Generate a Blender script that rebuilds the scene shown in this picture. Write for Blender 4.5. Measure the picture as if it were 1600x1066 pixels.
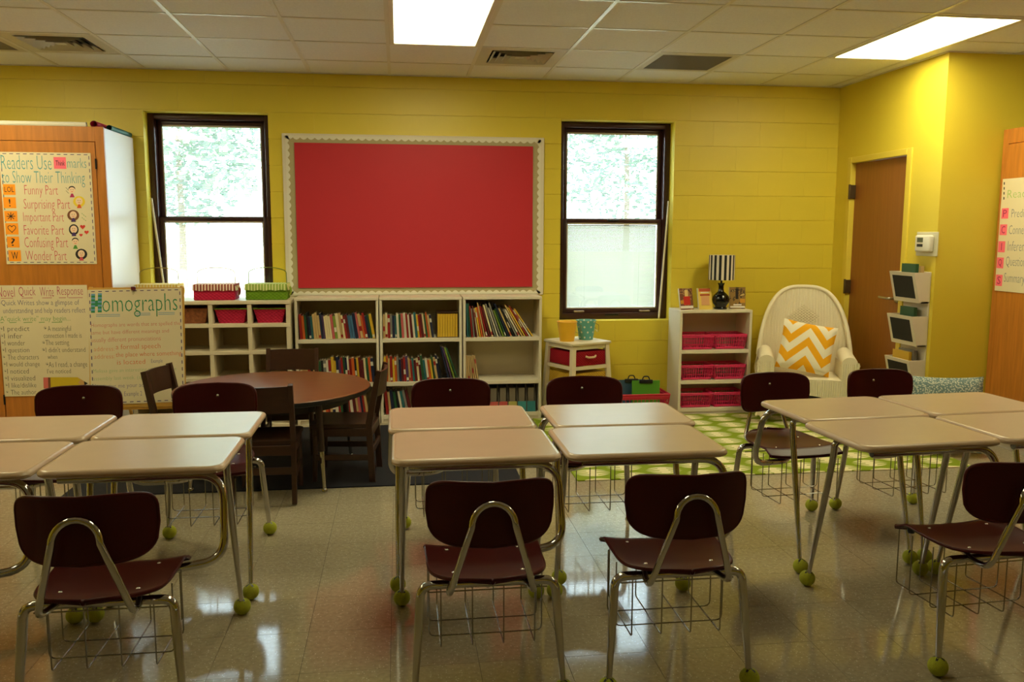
import bpy, bmesh, math, random
from mathutils import Vector, Matrix
R = math.radians
random.seed(7)
SC = bpy.context.scene
for o in list(bpy.data.objects): bpy.data.objects.remove(o)
COL = SC.collection

# ------------------------------------------------------------------ camera, world, exposure
cam_d = bpy.data.cameras.new('camera'); cam = bpy.data.objects.new('camera', cam_d); COL.objects.link(cam)
cam_d.sensor_width = 36.0; cam_d.lens = 1324.6/1600*36; cam_d.clip_start = 0.05
cam.matrix_world = Matrix.Translation((0, 0, 1.48)) @ Matrix.Rotation(R(-7.625), 4, 'Z') @ Matrix.Rotation(R(90-7.223), 4, 'X') @ Matrix.Rotation(R(0.163), 4, 'Z')
SC.camera = cam
SC.view_settings.view_transform = 'Standard'; SC.view_settings.look = 'None'
SC.view_settings.exposure = 0.62; SC.view_settings.gamma = 1.0; SC.view_settings.use_curve_mapping = False
PANEL = 11.0          # ceiling light diffuser radiance
SKY = 6.5
sun_d = bpy.data.lights.new('sun', 'SUN'); sun_d.energy = 36; sun_d.color = (1, .96, .88); sun_d.angle = R(.6)
sun = bpy.data.objects.new('sun', sun_d); COL.objects.link(sun); sun.rotation_euler = (R(38), 0, R(12))   # high sun from behind the building, lighting the lawn
world = bpy.data.worlds.new('sky'); SC.world = world; world.use_nodes = True
bg = world.node_tree.nodes['Background']
bg.inputs[0].default_value = (0.74, 0.86, 1.0, 1); bg.inputs[1].default_value = SKY

DW = 6.93            # back wall plane
CH = 2.709           # ceiling height
XD = 3.72            # door wall plane
YO = 5.50            # return wall plane
XL, XR, YB = -4.2, 4.90, -3.2
WIN = [(-1.915, -0.985), (1.325, 2.285)]
WZ0, WZ1 = 0.757, 2.400
for (a, b) in WIN:   # portals help sample the sky through the windows
    l = bpy.data.lights.new('window_portal', 'AREA'); l.shape = 'RECTANGLE'; l.size = b-a; l.size_y = WZ1-WZ0
    l.cycles.is_portal = True
    lo = bpy.data.objects.new('window_portal', l); COL.objects.link(lo)
    lo.location = ((a+b)/2, 7.20, (WZ0+WZ1)/2); lo.rotation_euler = (R(-90), 0, 0)

# ------------------------------------------------------------------ materials
def s2l(c):
    out = []
    for v in c[:3]:
        v /= 255.0
        out.append(v/12.92 if v <= .04045 else ((v+.055)/1.055)**2.4)
    return (*out, 1)
MATS = {}
def mat(name, rgb, rough=.5, metal=0, spec=.5, var=0, vscale=6, bump=0, bscale=60, stretch=None, emit=0, coat=0, rand=0):
    if name in MATS: return MATS[name]
    m = bpy.data.materials.new(name); m.use_nodes = True; nt = m.node_tree; b = nt.nodes['Principled BSDF']
    b.inputs['Base Color'].default_value = s2l(rgb); b.inputs['Roughness'].default_value = rough
    b.inputs['Metallic'].default_value = metal; b.inputs['Specular IOR Level'].default_value = spec
    if coat: b.inputs['Coat Weight'].default_value = coat; b.inputs['Coat Roughness'].default_value = .1
    if emit:
        b.inputs['Emission Color'].default_value = s2l(rgb); b.inputs['Emission Strength'].default_value = emit
    tc = None
    if var or bump:
        tc = nt.nodes.new('ShaderNodeTexCoord'); mp = nt.nodes.new('ShaderNodeMapping')
        nt.links.new(tc.outputs['Object'], mp.inputs[0])
        if stretch: mp.inputs['Scale'].default_value = stretch
    if var:
        n = nt.nodes.new('ShaderNodeTexNoise'); n.inputs['Scale'].default_value = vscale; n.inputs['Detail'].default_value = 5
        nt.links.new(mp.outputs[0], n.inputs['Vector'])
        r = nt.nodes.new('ShaderNodeMapRange'); r.inputs[1].default_value = .25; r.inputs[2].default_value = .75
        r.inputs[3].default_value = 1-var; r.inputs[4].default_value = 1+var*.6
        nt.links.new(n.outputs[0], r.inputs[0])
        h = nt.nodes.new('ShaderNodeHueSaturation'); h.inputs['Color'].default_value = s2l(rgb)
        nt.links.new(r.outputs[0], h.inputs['Value']); nt.links.new(h.outputs[0], b.inputs['Base Color'])
        if rand:
            oi = nt.nodes.new('ShaderNodeObjectInfo'); r2 = nt.nodes.new('ShaderNodeMapRange')
            r2.inputs[3].default_value = 1-rand; r2.inputs[4].default_value = 1+rand
            nt.links.new(oi.outputs['Random'], r2.inputs[0])
            mu = nt.nodes.new('ShaderNodeMath'); mu.operation = 'MULTIPLY'
            nt.links.new(r.outputs[0], mu.inputs[0]); nt.links.new(r2.outputs[0], mu.inputs[1]); nt.links.new(mu.outputs[0], h.inputs['Value'])
    if bump:
        n2 = nt.nodes.new('ShaderNodeTexNoise'); n2.inputs['Scale'].default_value = bscale; n2.inputs['Detail'].default_value = 3
        nt.links.new(mp.outputs[0], n2.inputs['Vector'])
        bp = nt.nodes.new('ShaderNodeBump'); bp.inputs['Strength'].default_value = bump; bp.inputs['Distance'].default_value = .005
        nt.links.new(n2.outputs[0], bp.inputs['Height']); nt.links.new(bp.outputs[0], b.inputs['Normal'])
    MATS[name] = m
    return m
def node_mat(name, rough=.5, spec=.5):
    m = bpy.data.materials.new(name); m.use_nodes = True; nt = m.node_tree; b = nt.nodes['Principled BSDF']
    b.inputs['Roughness'].default_value = rough; b.inputs['Specular IOR Level'].default_value = spec
    MATS[name] = m
    return m, nt, b
def mth(nt, op, a, b=None, c=None):
    n = nt.nodes.new('ShaderNodeMath'); n.operation = op
    for i, v in enumerate((a, b, c)):
        if v is None: continue
        if isinstance(v, (int, float)): n.inputs[i].default_value = v
        else: nt.links.new(v, n.inputs[i])
    return n.outputs[0]
def mixc(nt, f, a, b):
    n = nt.nodes.new('ShaderNodeMix'); n.data_type = 'RGBA'
    nt.links.new(f, n.inputs[0])
    for k, v in ((6, a), (7, b)):
        if isinstance(v, tuple): n.inputs[k].default_value = v
        else: nt.links.new(v, n.inputs[k])
    return n.outputs[2]
def xyz(nt, kind='Object'):
    tc = nt.nodes.new('ShaderNodeTexCoord'); s = nt.nodes.new('ShaderNodeSeparateXYZ')
    nt.links.new(tc.outputs[kind], s.inputs[0])
    return s.outputs

Y_WALL = mat('yellow_block_paint', (226, 202, 62), .42, var=.04, vscale=3, bump=.12, bscale=180)
Y_SMOOTH = mat('yellow_wall_paint', (226, 202, 62), .45, var=.03, vscale=2, bump=.05, bscale=120)
Y_TRIM = mat('yellow_gloss_trim', (228, 203, 76), .3)
MAROON = mat('window_frame_maroon', (58, 26, 24), .35)
WHITE = mat('white_melamine', (222, 212, 190), .4, var=.02)
WHITE_LAM = mat('white_laminate_gloss', (226, 218, 208), .34)
CREAM = mat('cream_painted_wood', (222, 208, 178), .45, var=.03)
CHROME = mat('chrome', (190, 188, 186), .08, metal=1)
WIRE = mat('steel_wire', (150, 146, 140), .25, metal=1)
DARKM = mat('dark_metal', (40, 38, 36), .4, metal=.6)
PLASTIC = mat('maroon_plastic', (66, 12, 13), .36, spec=.2, var=.05, vscale=20)
BLACKP = mat('black_plastic', (18, 18, 18), .4)
LAMINATE = mat('desk_laminate', (198, 174, 148), .28, spec=.4, var=.03, vscale=14)
EDGE = mat('desk_edge', (205, 180, 152), .25)
BALL = mat('tennis_felt', (172, 178, 46), .95, var=.12, vscale=60, bump=.6, bscale=300)
OAK = mat('honey_oak', (192, 120, 46), .35, var=.22, vscale=5, stretch=(9, 9, .8))
DOORW = mat('door_veneer', (150, 92, 40), .35, var=.14, vscale=6, stretch=(9, 9, .5))
WALNUT = mat('dark_walnut', (64, 38, 24), .35, var=.2, vscale=6, stretch=(2, 8, 8))
TABLEW = mat('table_woodgrain', (118, 70, 38), .30, spec=.35, var=.22, vscale=4, stretch=(1.2, 14, 1))
TILEC = mat('ceiling_tile', (238, 236, 236), .9, var=.06, vscale=90, bump=.5, bscale=220, rand=.02)
TBAR = mat('ceiling_grid_white', (222, 216, 206), .35)
BASEB = mat('black_vinyl_base', (28, 25, 24), .4)
PAPER = mat('chart_paper', (226, 212, 176), .8, var=.02)
WICKER = mat('white_wicker', (232, 220, 190), .5, bump=.35, bscale=120)
PINK = mat('pink_plastic', (226, 52, 106), .35)
RUGBLUE = mat('navy_rug', (17, 18, 29), .95, bump=.5, bscale=300)
def ink(name, rgb): return mat('ink_'+name, rgb, .8)

# floor vinyl with flecks
m, nt, b = node_mat('vinyl_tile', .13, .6)
tc = nt.nodes.new('ShaderNodeTexCoord'); geo = nt.nodes.new('ShaderNodeNewGeometry')
n1 = nt.nodes.new('ShaderNodeTexNoise'); n1.inputs['Scale'].default_value = 55; n1.inputs['Detail'].default_value = 6
n2 = nt.nodes.new('ShaderNodeTexVoronoi'); n2.inputs['Scale'].default_value = 70
n3 = nt.nodes.new('ShaderNodeTexNoise'); n3.inputs['Scale'].default_value = 2.2; n3.inputs['Detail'].default_value = 3
for n in (n1, n2, n3): nt.links.new(geo.outputs['Position'], n.inputs['Vector'])
oi = nt.nodes.new('ShaderNodeObjectInfo')
c1 = mixc(nt, mth(nt, 'MULTIPLY', n1.outputs[0], 1.0), s2l((134, 123, 101)), s2l((184, 173, 147)))
c2 = mixc(nt, mth(nt, 'LESS_THAN', n2.outputs[0], .16), c1, s2l((205, 198, 182)))
h = nt.nodes.new('ShaderNodeHueSaturation'); nt.links.new(c2, h.inputs['Color'])
nt.links.new(mth(nt, 'ADD', mth(nt, 'MULTIPLY', oi.outputs['Random'], .05), .97), h.inputs['Value'])
nt.links.new(h.outputs[0], b.inputs['Base Color'])
nt.links.new(mth(nt, 'ADD', mth(nt, 'MULTIPLY', n3.outputs[0], .07), .045), b.inputs['Roughness'])
bp = nt.nodes.new('ShaderNodeBump'); bp.inputs['Strength'].default_value = .04; bp.inputs['Distance'].default_value = .01
nt.links.new(n3.outputs[0], bp.inputs['Height']); nt.links.new(bp.outputs[0], b.inputs['Normal'])
VINYL = m
# green trellis rug: circles on a square lattice with leaf veins
m, nt, b = node_mat('green_trellis_rug', .95, .1)
x, y, _ = xyz(nt)
WX, PY = .23, .197                                    # ogee trellis: curved bands between nodes, leaf veins from the side nodes
def fold(v, o, per): return mth(nt, 'ABSOLUTE', mth(nt, 'SUBTRACT', mth(nt, 'FRACT', mth(nt, 'ADD', mth(nt, 'DIVIDE', mth(nt, 'SUBTRACT', v, o), per), 20)), .5))
a = mth(nt, 'MULTIPLY', fold(x, 2.555-WX, 2*WX), 2); b_ = mth(nt, 'MULTIPLY', fold(y, 6.09, PY), 2)
g = mth(nt, 'GREATER_THAN', mth(nt, 'ADD', a, b_), 1)
a = mth(nt, 'ABSOLUTE', mth(nt, 'SUBTRACT', a, g)); b_ = mth(nt, 'ABSOLUTE', mth(nt, 'SUBTRACT', b_, g))
d = mth(nt, 'SUBTRACT', 1, mth(nt, 'ADD', a, b_))
fac = mth(nt, 'LESS_THAN', mth(nt, 'ADD', d, mth(nt, 'MULTIPLY', mth(nt, 'SINE', mth(nt, 'MULTIPLY', a, 2*math.pi)), .11)), .235)
for k, w in ((.0, .17), (.5, .15)):
    vn = mth(nt, 'LESS_THAN', mth(nt, 'ABSOLUTE', mth(nt, 'SUBTRACT', b_, mth(nt, 'MULTIPLY', mth(nt, 'SUBTRACT', 1, a), k))), mth(nt, 'MULTIPLY', mth(nt, 'ADD', a, .25), w))
    fac = mth(nt, 'MAXIMUM', fac, mth(nt, 'MULTIPLY', vn, mth(nt, 'GREATER_THAN', a, .12)))
nt.links.new(mixc(nt, fac, s2l((226, 216, 170)), s2l((128, 146, 38))), b.inputs['Base Color'])
RUGGREEN = m
# chevron cushion
m, nt, b = node_mat('chevron_cotton', .85, .2)
x, y, z = xyz(nt)
tri = mth(nt, 'ABSOLUTE', mth(nt, 'SUBTRACT', mth(nt, 'FRACT', mth(nt, 'ADD', mth(nt, 'DIVIDE', x, .27), .5)), .5))
st = mth(nt, 'FRACT', mth(nt, 'DIVIDE', mth(nt, 'ADD', z, mth(nt, 'MULTIPLY', tri, .30)), .15))
nt.links.new(mixc(nt, mth(nt, 'LESS_THAN', st, .5), s2l((238, 228, 204)), s2l((238, 170, 28))), b.inputs['Base Color'])
CHEVRON = m
# tweed
m, nt, b = node_mat('tweed', .95, .1)
tc = nt.nodes.new('ShaderNodeTexCoord'); n1 = nt.nodes.new('ShaderNodeTexVoronoi'); n1.inputs['Scale'].default_value = 85
nt.links.new(tc.outputs['Object'], n1.inputs['Vector'])
nt.links.new(mixc(nt, mth(nt, 'GREATER_THAN', n1.outputs[0], .45), s2l((188, 194, 180)), s2l((110, 132, 132))), b.inputs['Base Color'])
TWEED = m
# polka bucket
m, nt, b = node_mat('teal_polka_metal', .4)
x, y, z = xyz(nt)
ang = mth(nt, 'MULTIPLY', mth(nt, 'ARCTAN2', y, x), 8/(2*math.pi))
row = mth(nt, 'DIVIDE', z, .042)
sh = mth(nt, 'MULTIPLY', mth(nt, 'FRACT', mth(nt, 'MULTIPLY', mth(nt, 'FLOOR', row), .5)), 1.0)
u = mth(nt, 'SUBTRACT', mth(nt, 'FRACT', mth(nt, 'ADD', ang, sh)), .5); v = mth(nt, 'SUBTRACT', mth(nt, 'FRACT', row), .5)
d = mth(nt, 'ADD', mth(nt, 'MULTIPLY', mth(nt, 'MULTIPLY', u, u), 1.9), mth(nt, 'MULTIPLY', v, v))
nt.links.new(mixc(nt, mth(nt, 'LESS_THAN', d, .035), s2l((96, 168, 160)), s2l((225, 225, 200))), b.inputs['Base Color'])
POLKA = m
# woven basket (bands)
def weave(name, rgb, sx=70, sz=90):
    m, nt, b = node_mat(name, .7, .2)
    x, y, z = xyz(nt)
    w = mth(nt, 'MULTIPLY', mth(nt, 'SINE', mth(nt, 'MULTIPLY', mth(nt, 'ADD', x, y), sx*3)), mth(nt, 'SINE', mth(nt, 'MULTIPLY', z, sz*3)))
    c = s2l(rgb); d = tuple(v*.7 for v in c[:3])+(1,)
    nt.links.new(mixc(nt, mth(nt, 'ADD', mth(nt, 'MULTIPLY', w, .5), .5), d, c), b.inputs['Base Color'])
    bp = nt.nodes.new('ShaderNodeBump'); bp.inputs['Strength'].default_value = .5; bp.inputs['Distance'].default_value = .004
    nt.links.new(w, bp.inputs['Height']); nt.links.new(bp.outputs[0], b.inputs['Normal'])
    return m
def stripes(name, a, c, period, axis=0):
    m, nt, b = node_mat(name, .8, .2)
    v = xyz(nt)[axis]
    nt.links.new(mixc(nt, mth(nt, 'LESS_THAN', mth(nt, 'FRACT', mth(nt, 'DIVIDE', v, period)), .5), s2l(a), s2l(c)), b.inputs['Base Color'])
    return m
# glass: clear thin pane
m = bpy.data.materials.new('window_glass'); m.use_nodes = True; nt = m.node_tree
for n in list(nt.nodes): nt.nodes.remove(n)
out = nt.nodes.new('ShaderNodeOutputMaterial'); tr = nt.nodes.new('ShaderNodeBsdfTransparent'); gl = nt.nodes.new('ShaderNodeBsdfGlossy')
gl.inputs['Roughness'].default_value = .02; tr.inputs[0].default_value = (.94, .97, .96, 1)
mx = nt.nodes.new('ShaderNodeMixShader'); mx.inputs[0].default_value = .07
nt.links.new(tr.outputs[0], mx.inputs[1]); nt.links.new(gl.outputs[0], mx.inputs[2]); nt.links.new(mx.outputs[0], out.inputs[0])
GLASS = m
SLAT = mat('blind_slat', (236, 238, 232), .5)

# ------------------------------------------------------------------ mesh helpers
class MB:
    def __init__(s): s.v = []; s.f = []; s.m = []
    def add(s, vs, fs, mi=0):
        o = len(s.v); s.v += [tuple(v) for v in vs]; s.f += [[i+o for i in f] for f in fs]; s.m += [mi]*len(fs)
        return s
    def box(s, x0, x1, y0, y1, z0, z1, mi=0, mtx=None):
        vs = [(x, y, z) for z in (z0, z1) for y in (y0, y1) for x in (x0, x1)]
        if mtx is not None: vs = [mtx @ Vector(v) for v in vs]
        return s.add(vs, [[0, 2, 3, 1], [4, 5, 7, 6], [0, 1, 5, 4], [2, 6, 7, 3], [0, 4, 6, 2], [1, 3, 7, 5]], mi)
    def bbox(s, x0, x1, y0, y1, z0, z1, bev=.004, seg=2, mi=0, mtx=None):
        bm = bmesh.new(); bmesh.ops.create_cube(bm, size=1)
        for v in bm.verts: v.co = Vector(((x0+x1)/2+v.co.x*(x1-x0), (y0+y1)/2+v.co.y*(y1-y0), (z0+z1)/2+v.co.z*(z1-z0)))
        bmesh.ops.bevel(bm, geom=list(bm.edges), offset=min(bev, .49*min(x1-x0, y1-y0, z1-z0)), segments=seg, affect='EDGES', profile=.5)
        return s.bm(bm, mi, mtx)
    def bm(s, bm, mi=0, mtx=None):
        bm.verts.index_update()
        vs = [(mtx @ v.co if mtx is not None else v.co.copy()) for v in bm.verts]
        s.add(vs, [[v.index for v in f.verts] for f in bm.faces], mi); bm.free(); return s
    def tube(s, pts, r, n=10, mi=0, closed=False, cap=True):
        pts = [Vector(p) for p in pts]; N = len(pts); rs = r if isinstance(r, (list, tuple)) else [r]*N
        if len(rs) != N: rs = [rs[0]+(rs[-1]-rs[0])*i/(N-1) for i in range(N)]
        vs = []; up = None
        for i, p in enumerate(pts):
            a = pts[(i-1) % N] if (i > 0 or closed) else p; c = pts[(i+1) % N] if (i < N-1 or closed) else p
            t = (c-a)
            if t.length < 1e-9: t = Vector((0, 0, 1))
            t.normalize()
            if up is None:
                up = t.orthogonal().normalized()
            else:
                up = up - t*up.dot(t)
                up = up.normalized() if up.length > 1e-6 else t.orthogonal().normalized()
            w = t.cross(up)
            for k in range(n):
                g = 2*math.pi*k/n; vs.append(p+(up*math.cos(g)+w*math.sin(g))*rs[i])
        fs = []
        for i in range(N if closed else N-1):
            j = (i+1) % N
            for k in range(n): fs.append([i*n+k, i*n+(k+1) % n, j*n+(k+1) % n, j*n+k])
        if cap and not closed: fs += [list(range(n))[::-1], [(N-1)*n+k for k in range(n)]]
        return s.add(vs, fs, mi)
    def lathe(s, prof, n=24, mi=0, c=(0, 0, 0), mis=None):
        vs = []; fs = []; ms = []
        for (r, z) in prof:
            for k in range(n):
                g = 2*math.pi*k/n; vs.append((c[0]+r*math.cos(g), c[1]+r*math.sin(g), c[2]+z))
        for i in range(len(prof)-1):
            for k in range(n):
                fs.append([i*n+k, i*n+(k+1) % n, (i+1)*n+(k+1) % n, (i+1)*n+k]); ms.append(mis(i, k) if mis else mi)
        o = len(s.v); s.v += vs; s.f += [[i+o for i in f] for f in fs]; s.m += ms
        return s
    def prism(s, poly, z0, z1, mi=0, mtx=None):
        n = len(poly); vs = [(x, y, z0) for x, y in poly]+[(x, y, z1) for x, y in poly]
        if mtx is not None: vs = [mtx @ Vector(v) for v in vs]
        return s.add(vs, [list(range(n))[::-1], list(range(n, 2*n))]+[[i, (i+1) % n, n+(i+1) % n, n+i] for i in range(n)], mi)
    def grid(s, fn, nu, nv, mi=0, wrap=False):
        vs = [fn(i/nu, j/nv) for j in range(nv+1) for i in range(nu+1)]
        return s.add(vs, [[j*(nu+1)+i, j*(nu+1)+i+1, (j+1)*(nu+1)+i+1, (j+1)*(nu+1)+i] for j in range(nv) for i in range(nu)], mi)
    def mesh(s, name, mats, smooth=None):
        me = bpy.data.meshes.new(name); me.from_pydata([tuple(v) for v in s.v], [], s.f)
        for mm in (mats if isinstance(mats, (list, tuple)) else [mats]): me.materials.append(mm)
        me.polygons.foreach_set('material_index', s.m)
        if smooth:
            me.polygons.foreach_set('use_smooth', [True]*len(me.polygons))
            try: me.set_sharp_from_angle(angle=R(smooth))
            except Exception: pass
        me.update(); return me
    def build(s, name, mats, parent=None, smooth=None, loc=None, rot=None):
        o = bpy.data.objects.new(name, s.mesh(name, mats, smooth)); COL.objects.link(o)
        if parent is not None: o.parent = parent
        if loc is not None: o.location = loc
        if rot is not None: o.rotation_euler = rot
        return o
def inst(name, me, parent=None, loc=(0, 0, 0), rot=(0, 0, 0)):
    o = bpy.data.objects.new(name, me); COL.objects.link(o); o.parent = parent; o.location = loc; o.rotation_euler = rot
    return o
def fillet(pts, r, n=6):
    pts = [Vector(p) for p in pts]; out = [pts[0]]
    for i in range(1, len(pts)-1):
        rr = r[i-1] if isinstance(r, (list, tuple)) else r
        a, p, c = pts[i-1], pts[i], pts[i+1]
        d1, d2 = (a-p), (c-p); k = min(rr, d1.length*.49, d2.length*.49)
        s, e = p+d1.normalized()*k, p+d2.normalized()*k
        for j in range(n+1):
            t = j/n; out.append(s*(1-t)**2+p*2*t*(1-t)+e*t*t)
    out.append(pts[-1]); return out
def rrect(w, d, r, n=6):
    out = []
    for cx, cy, a0 in ((w/2-r, d/2-r, 0), (-w/2+r, d/2-r, 90), (-w/2+r, -d/2+r, 180), (w/2-r, -d/2+r, 270)):
        for k in range(n+1):
            a = R(a0+90*k/n); out.append((cx+r*math.cos(a), cy+r*math.sin(a)))
    return out
def tag(o, label=None, cat=None, group=None, kind=None):
    if label: o['label'] = label
    if cat: o['category'] = cat
    if group: o['group'] = group
    if kind: o['kind'] = kind
    return o
def empty(name, loc=(0, 0, 0), rz=0, label=None, cat=None, group=None, kind=None):
    o = bpy.data.objects.new(name, None); COL.objects.link(o); o.location = loc; o.rotation_euler = (0, 0, rz); o.empty_display_size = .1
    return tag(o, label, cat, group, kind)
def copy_tree(o, parent=None):
    c = o.copy(); COL.objects.link(c); c.parent = parent
    for ch in list(o.children): copy_tree(ch, c)
    return c
def struct(name, mb, mats, smooth=None):
    return tag(mb.build(name, mats, None, smooth), kind='structure')
def text_mb(txt, x0, y0, x1, y1, z=0, shear=.0, thin=0.0):
    """text fitted into a box in the local XY plane"""
    cu = bpy.data.curves.new('t', 'FONT'); cu.body = txt; cu.size = 1; cu.resolution_u = 2; cu.shear = shear; cu.offset = thin
    o = bpy.data.objects.new('t', cu); COL.objects.link(o)
    bpy.context.view_layer.update()
    me = bpy.data.meshes.new_from_object(o.evaluated_get(bpy.context.evaluated_depsgraph_get()))
    mb = MB()
    if len(me.vertices):
        xs = [v.co.x for v in me.vertices]; ys = [v.co.y for v in me.vertices]
        ax, bx, ay, by = min(xs), max(xs), min(ys), max(ys)
        sx = (x1-x0)/max(bx-ax, 1e-6); sy = (y1-y0)/max(by-ay, 1e-6)
        mb.add([(x0+(v.co.x-ax)*sx, y0+(v.co.y-ay)*sy, z) for v in me.vertices], [list(p.vertices) for p in me.polygons])
    bpy.data.objects.remove(o); bpy.data.curves.remove(cu); bpy.data.meshes.remove(me)
    return mb

# ------------------------------------------------------------------ setting
# floor: slab, vinyl tiles
T = .3048
floor = struct('floor', MB().box(XL, XR, YB, 7.2, -.06, -.004), mat('tile_joint', (60, 54, 46), .6))
tile_me = MB().box(-T/2+.0007, T/2-.0007, -T/2+.0007, T/2-.0007, -.004, 0).mesh('vinyl_tile', VINYL)
far = MB(); cand = []
nx0, nx1 = int(XL/T)-1, int(XR/T)+1; ny0, ny1 = int(YB/T)-1, int(DW/T)+1
for i in range(nx0, nx1+1):
    for j in range(ny0, ny1+1):
        cx, cy = (i+.35)*T, (j+.6)*T
        if cx-T/2 < XL or cx+T/2 > XR or cy-T/2 < YB or cy-T/2 > DW-.02: continue
        dx = cx*math.cos(R(7.6))-cy*math.sin(R(7.6)); dy = cx*math.sin(R(7.6))+cy*math.cos(R(7.6))
        vis = dy > 1.9 and abs(dx) < dy*.64
        cand.append((0 if vis else 1, cy, cx, cy))
cand.sort()
for k, (nv, _, cx, cy) in enumerate(cand):
    if k < 290 and not nv: inst('vinyl_tile', tile_me, floor, (cx, cy, 0))
    else: far.box(cx-T/2+.0007, cx+T/2-.0007, cy-T/2+.0007, min(cy+T/2-.0007, DW), -.004, 0)
tag(far.build('vinyl_tile_field', VINYL, floor), kind='stuff')

# back wall with blocks and window openings
wb = MB(); Y0, Y1 = DW+.005, 7.20
xs = [XL, WIN[0][0], WIN[0][1], WIN[1][0], WIN[1][1], XD+.2]
for i in range(5):
    if i in (1, 3):
        wb.box(xs[i], xs[i+1], Y0, Y1, 0, WZ0); wb.box(xs[i], xs[i+1], Y0, Y1, WZ1, CH+.1)
    else: wb.box(xs[i], xs[i+1], Y0, Y1, 0, CH+.1)
wall_back = struct('wall_back', wb, Y_WALL)
BW, BH, J = .4064, .2032, .005
def block_mesh(w, h):
    mb = MB(); d = .005; c = .0016
    pr = [(d, -h/2), (c, -h/2), (0, -h/2+c), (0, h/2-c), (c, h/2), (d, h/2)]      # tooled bed joints, flush painted head joints
    vs = [(x, y, z) for x in (-w/2, w/2) for y, z in pr]; n = len(pr)
    fs = [[k, n+k, n+k+1, k+1] for k in range(n-1)]+[list(range(n))[::-1], list(range(n, 2*n))]
    return mb.add(vs, fs).mesh('block', Y_WALL)
bcache = {}
for k in range(0, 14):
    za, zb = max(0, -.03+k*BH), min(CH, -.03+(k+1)*BH)
    if zb-za < .02: continue
    off = (k % 2)*BW/2+.11
    x = XL-BW+(off % BW)
    while x < XD:
        a, c = max(x, XL), min(x+BW, XD); x += BW
        if c-a < .02: continue
        rects = [(a, c, za, zb)]
        for (wa, wc) in WIN:
            nr = []
            for (p, q, r, s) in rects:
                if q <= wa or p >= wc or s <= WZ0 or r >= WZ1: nr.append((p, q, r, s)); continue
                if p < wa: nr.append((p, wa+J/2, r, s))
                if q > wc: nr.append((wc-J/2, q, r, s))
                m0, m1 = max(p, wa), min(q, wc)
                if r < WZ0: nr.append((m0, m1, r, WZ0+J/2))
                if s > WZ1: nr.append((m0, m1, WZ1-J/2, s))
            rects = nr
        for (p, q, r, s) in rects:
            if q-p < .025 or s-r < .012: continue
            key = (round(q-p-.0008, 4), round(s-r-J, 4))
            if key[0] <= .006 or key[1] <= .006: continue
            if key not in bcache: bcache[key] = block_mesh(*key)
            inst('block', bcache[key], wall_back, ((p+q)/2, DW, (r+s)/2))
# remaining shell
struct('wall_right', MB().box(XD, XD+.2, YO, 5.865, 0, CH+.1).box(XD, XD+.2, 6.715, Y1, 0, CH+.1).box(XD, XD+.2, 5.865, 6.715, 2.095, CH+.1)
       .box(XD+.2, XR+.1, YO, YO+.2, 0, CH+.1), Y_SMOOTH)
struct('wall_cabinet_side', MB().box(XR, XR+.1, YB, YO, 0, CH+.1), Y_SMOOTH)
struct('wall_left', MB().box(XL-.1, XL, YB, Y1, 0, CH+.1), Y_SMOOTH)
struct('wall_rear', MB().box(XL, XR, YB-.1, YB, 0, CH+.1), Y_SMOOTH)
bb = MB()
for a, c in ((XL, XD),): bb.bbox(a, c, DW-.012, DW, 0, .1, .003, 1)
struct('baseboard_back', bb, BASEB)
struct('baseboard_right', MB().bbox(XD-.008, XD, YO, 5.80, 0, .1, .002, 1).bbox(XD-.008, 4.15, YO-.008, YO, 0, .1, .002, 1), BASEB)

# ceiling
GX, GY, G = -.048, 7.033, .6096
ceil = struct('ceiling', MB().box(XL, XR, YB, Y1, CH+.08, CH+.14), mat('plenum', (150, 145, 135), .9))
LIGHTS = [(-5, 2), (0, 2), (5, 2), (-5, 6), (0, 6), (5, 6)]
LIT = {(i, j+k) for i, j in LIGHTS for k in (0, 1)}
VENT = {(-4, 1), (1, 1)}; RET = {(-5, 1), (3, 1)}
tme = MB().bbox(-G/2+.006, G/2-.006, -G/2+.006, G/2-.006, .004, .02, .002, 1).mesh('ceiling_tile', TILEC)
rest = MB()
for i in range(-7, 9):
    for j in range(0, 17):
        xa, xb = GX+i*G, GX+(i+1)*G; yb, ya = GY-j*G, GY-(j+1)*G
        xa, xb, ya, yb = max(xa, XL), min(xb, XR), max(ya, YB), min(yb, DW)
        if xb-xa < .03 or yb-ya < .03: continue
        if (i, j) in LIT or (i, j) in VENT or (i, j) in RET: continue
        if j <= 5 and i >= -6:
            if abs(xb-xa-G) < .01 and abs(yb-ya-G) < .01: inst('ceiling_tile', tme, ceil, ((xa+xb)/2, (ya+yb)/2, CH))
            else: MB().bbox(xa+.006, xb-.006, ya+.006, yb-.006, CH+.004, CH+.02, .002, 1).build('ceiling_tile', TILEC, ceil)
        else: rest.box(xa+.006, xb-.006, ya+.006, yb-.006, CH+.004, CH+.02)
tag(rest.build('ceiling_tile_field', TILEC, ceil), kind='stuff')
for i in range(-6, 9):
    x = GX+i*G
    if XL < x < XR: MB().box(x-.012, x+.012, YB, DW, CH, CH+.004).box(x-.002, x+.002, YB, DW, CH+.004, CH+.05).build('ceiling_runner', TBAR, ceil)
for j in range(0, 17):
    y = GY-j*G
    if not (YB < y < DW): continue
    mb = MB()
    for i in range(-7, 9):
        if (i, j-1) in LIT and (i, j) in LIT: continue
        xa, xb = max(GX+i*G+.012, XL), min(GX+(i+1)*G-.012, XR)
        if xb > xa: mb.box(xa, xb, y-.012, y+.012, CH+.0005, CH+.004)
    mb.build('ceiling_cross_bar', TBAR, ceil)
mb = MB().box(XL, XD, DW-.022, DW, CH-.002, CH+.003).box(XD-.022, XD, YO-.022, DW, CH-.002, CH+.003).box(XD, XR, YO-.022, YO, CH-.002, CH+.003)
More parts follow.
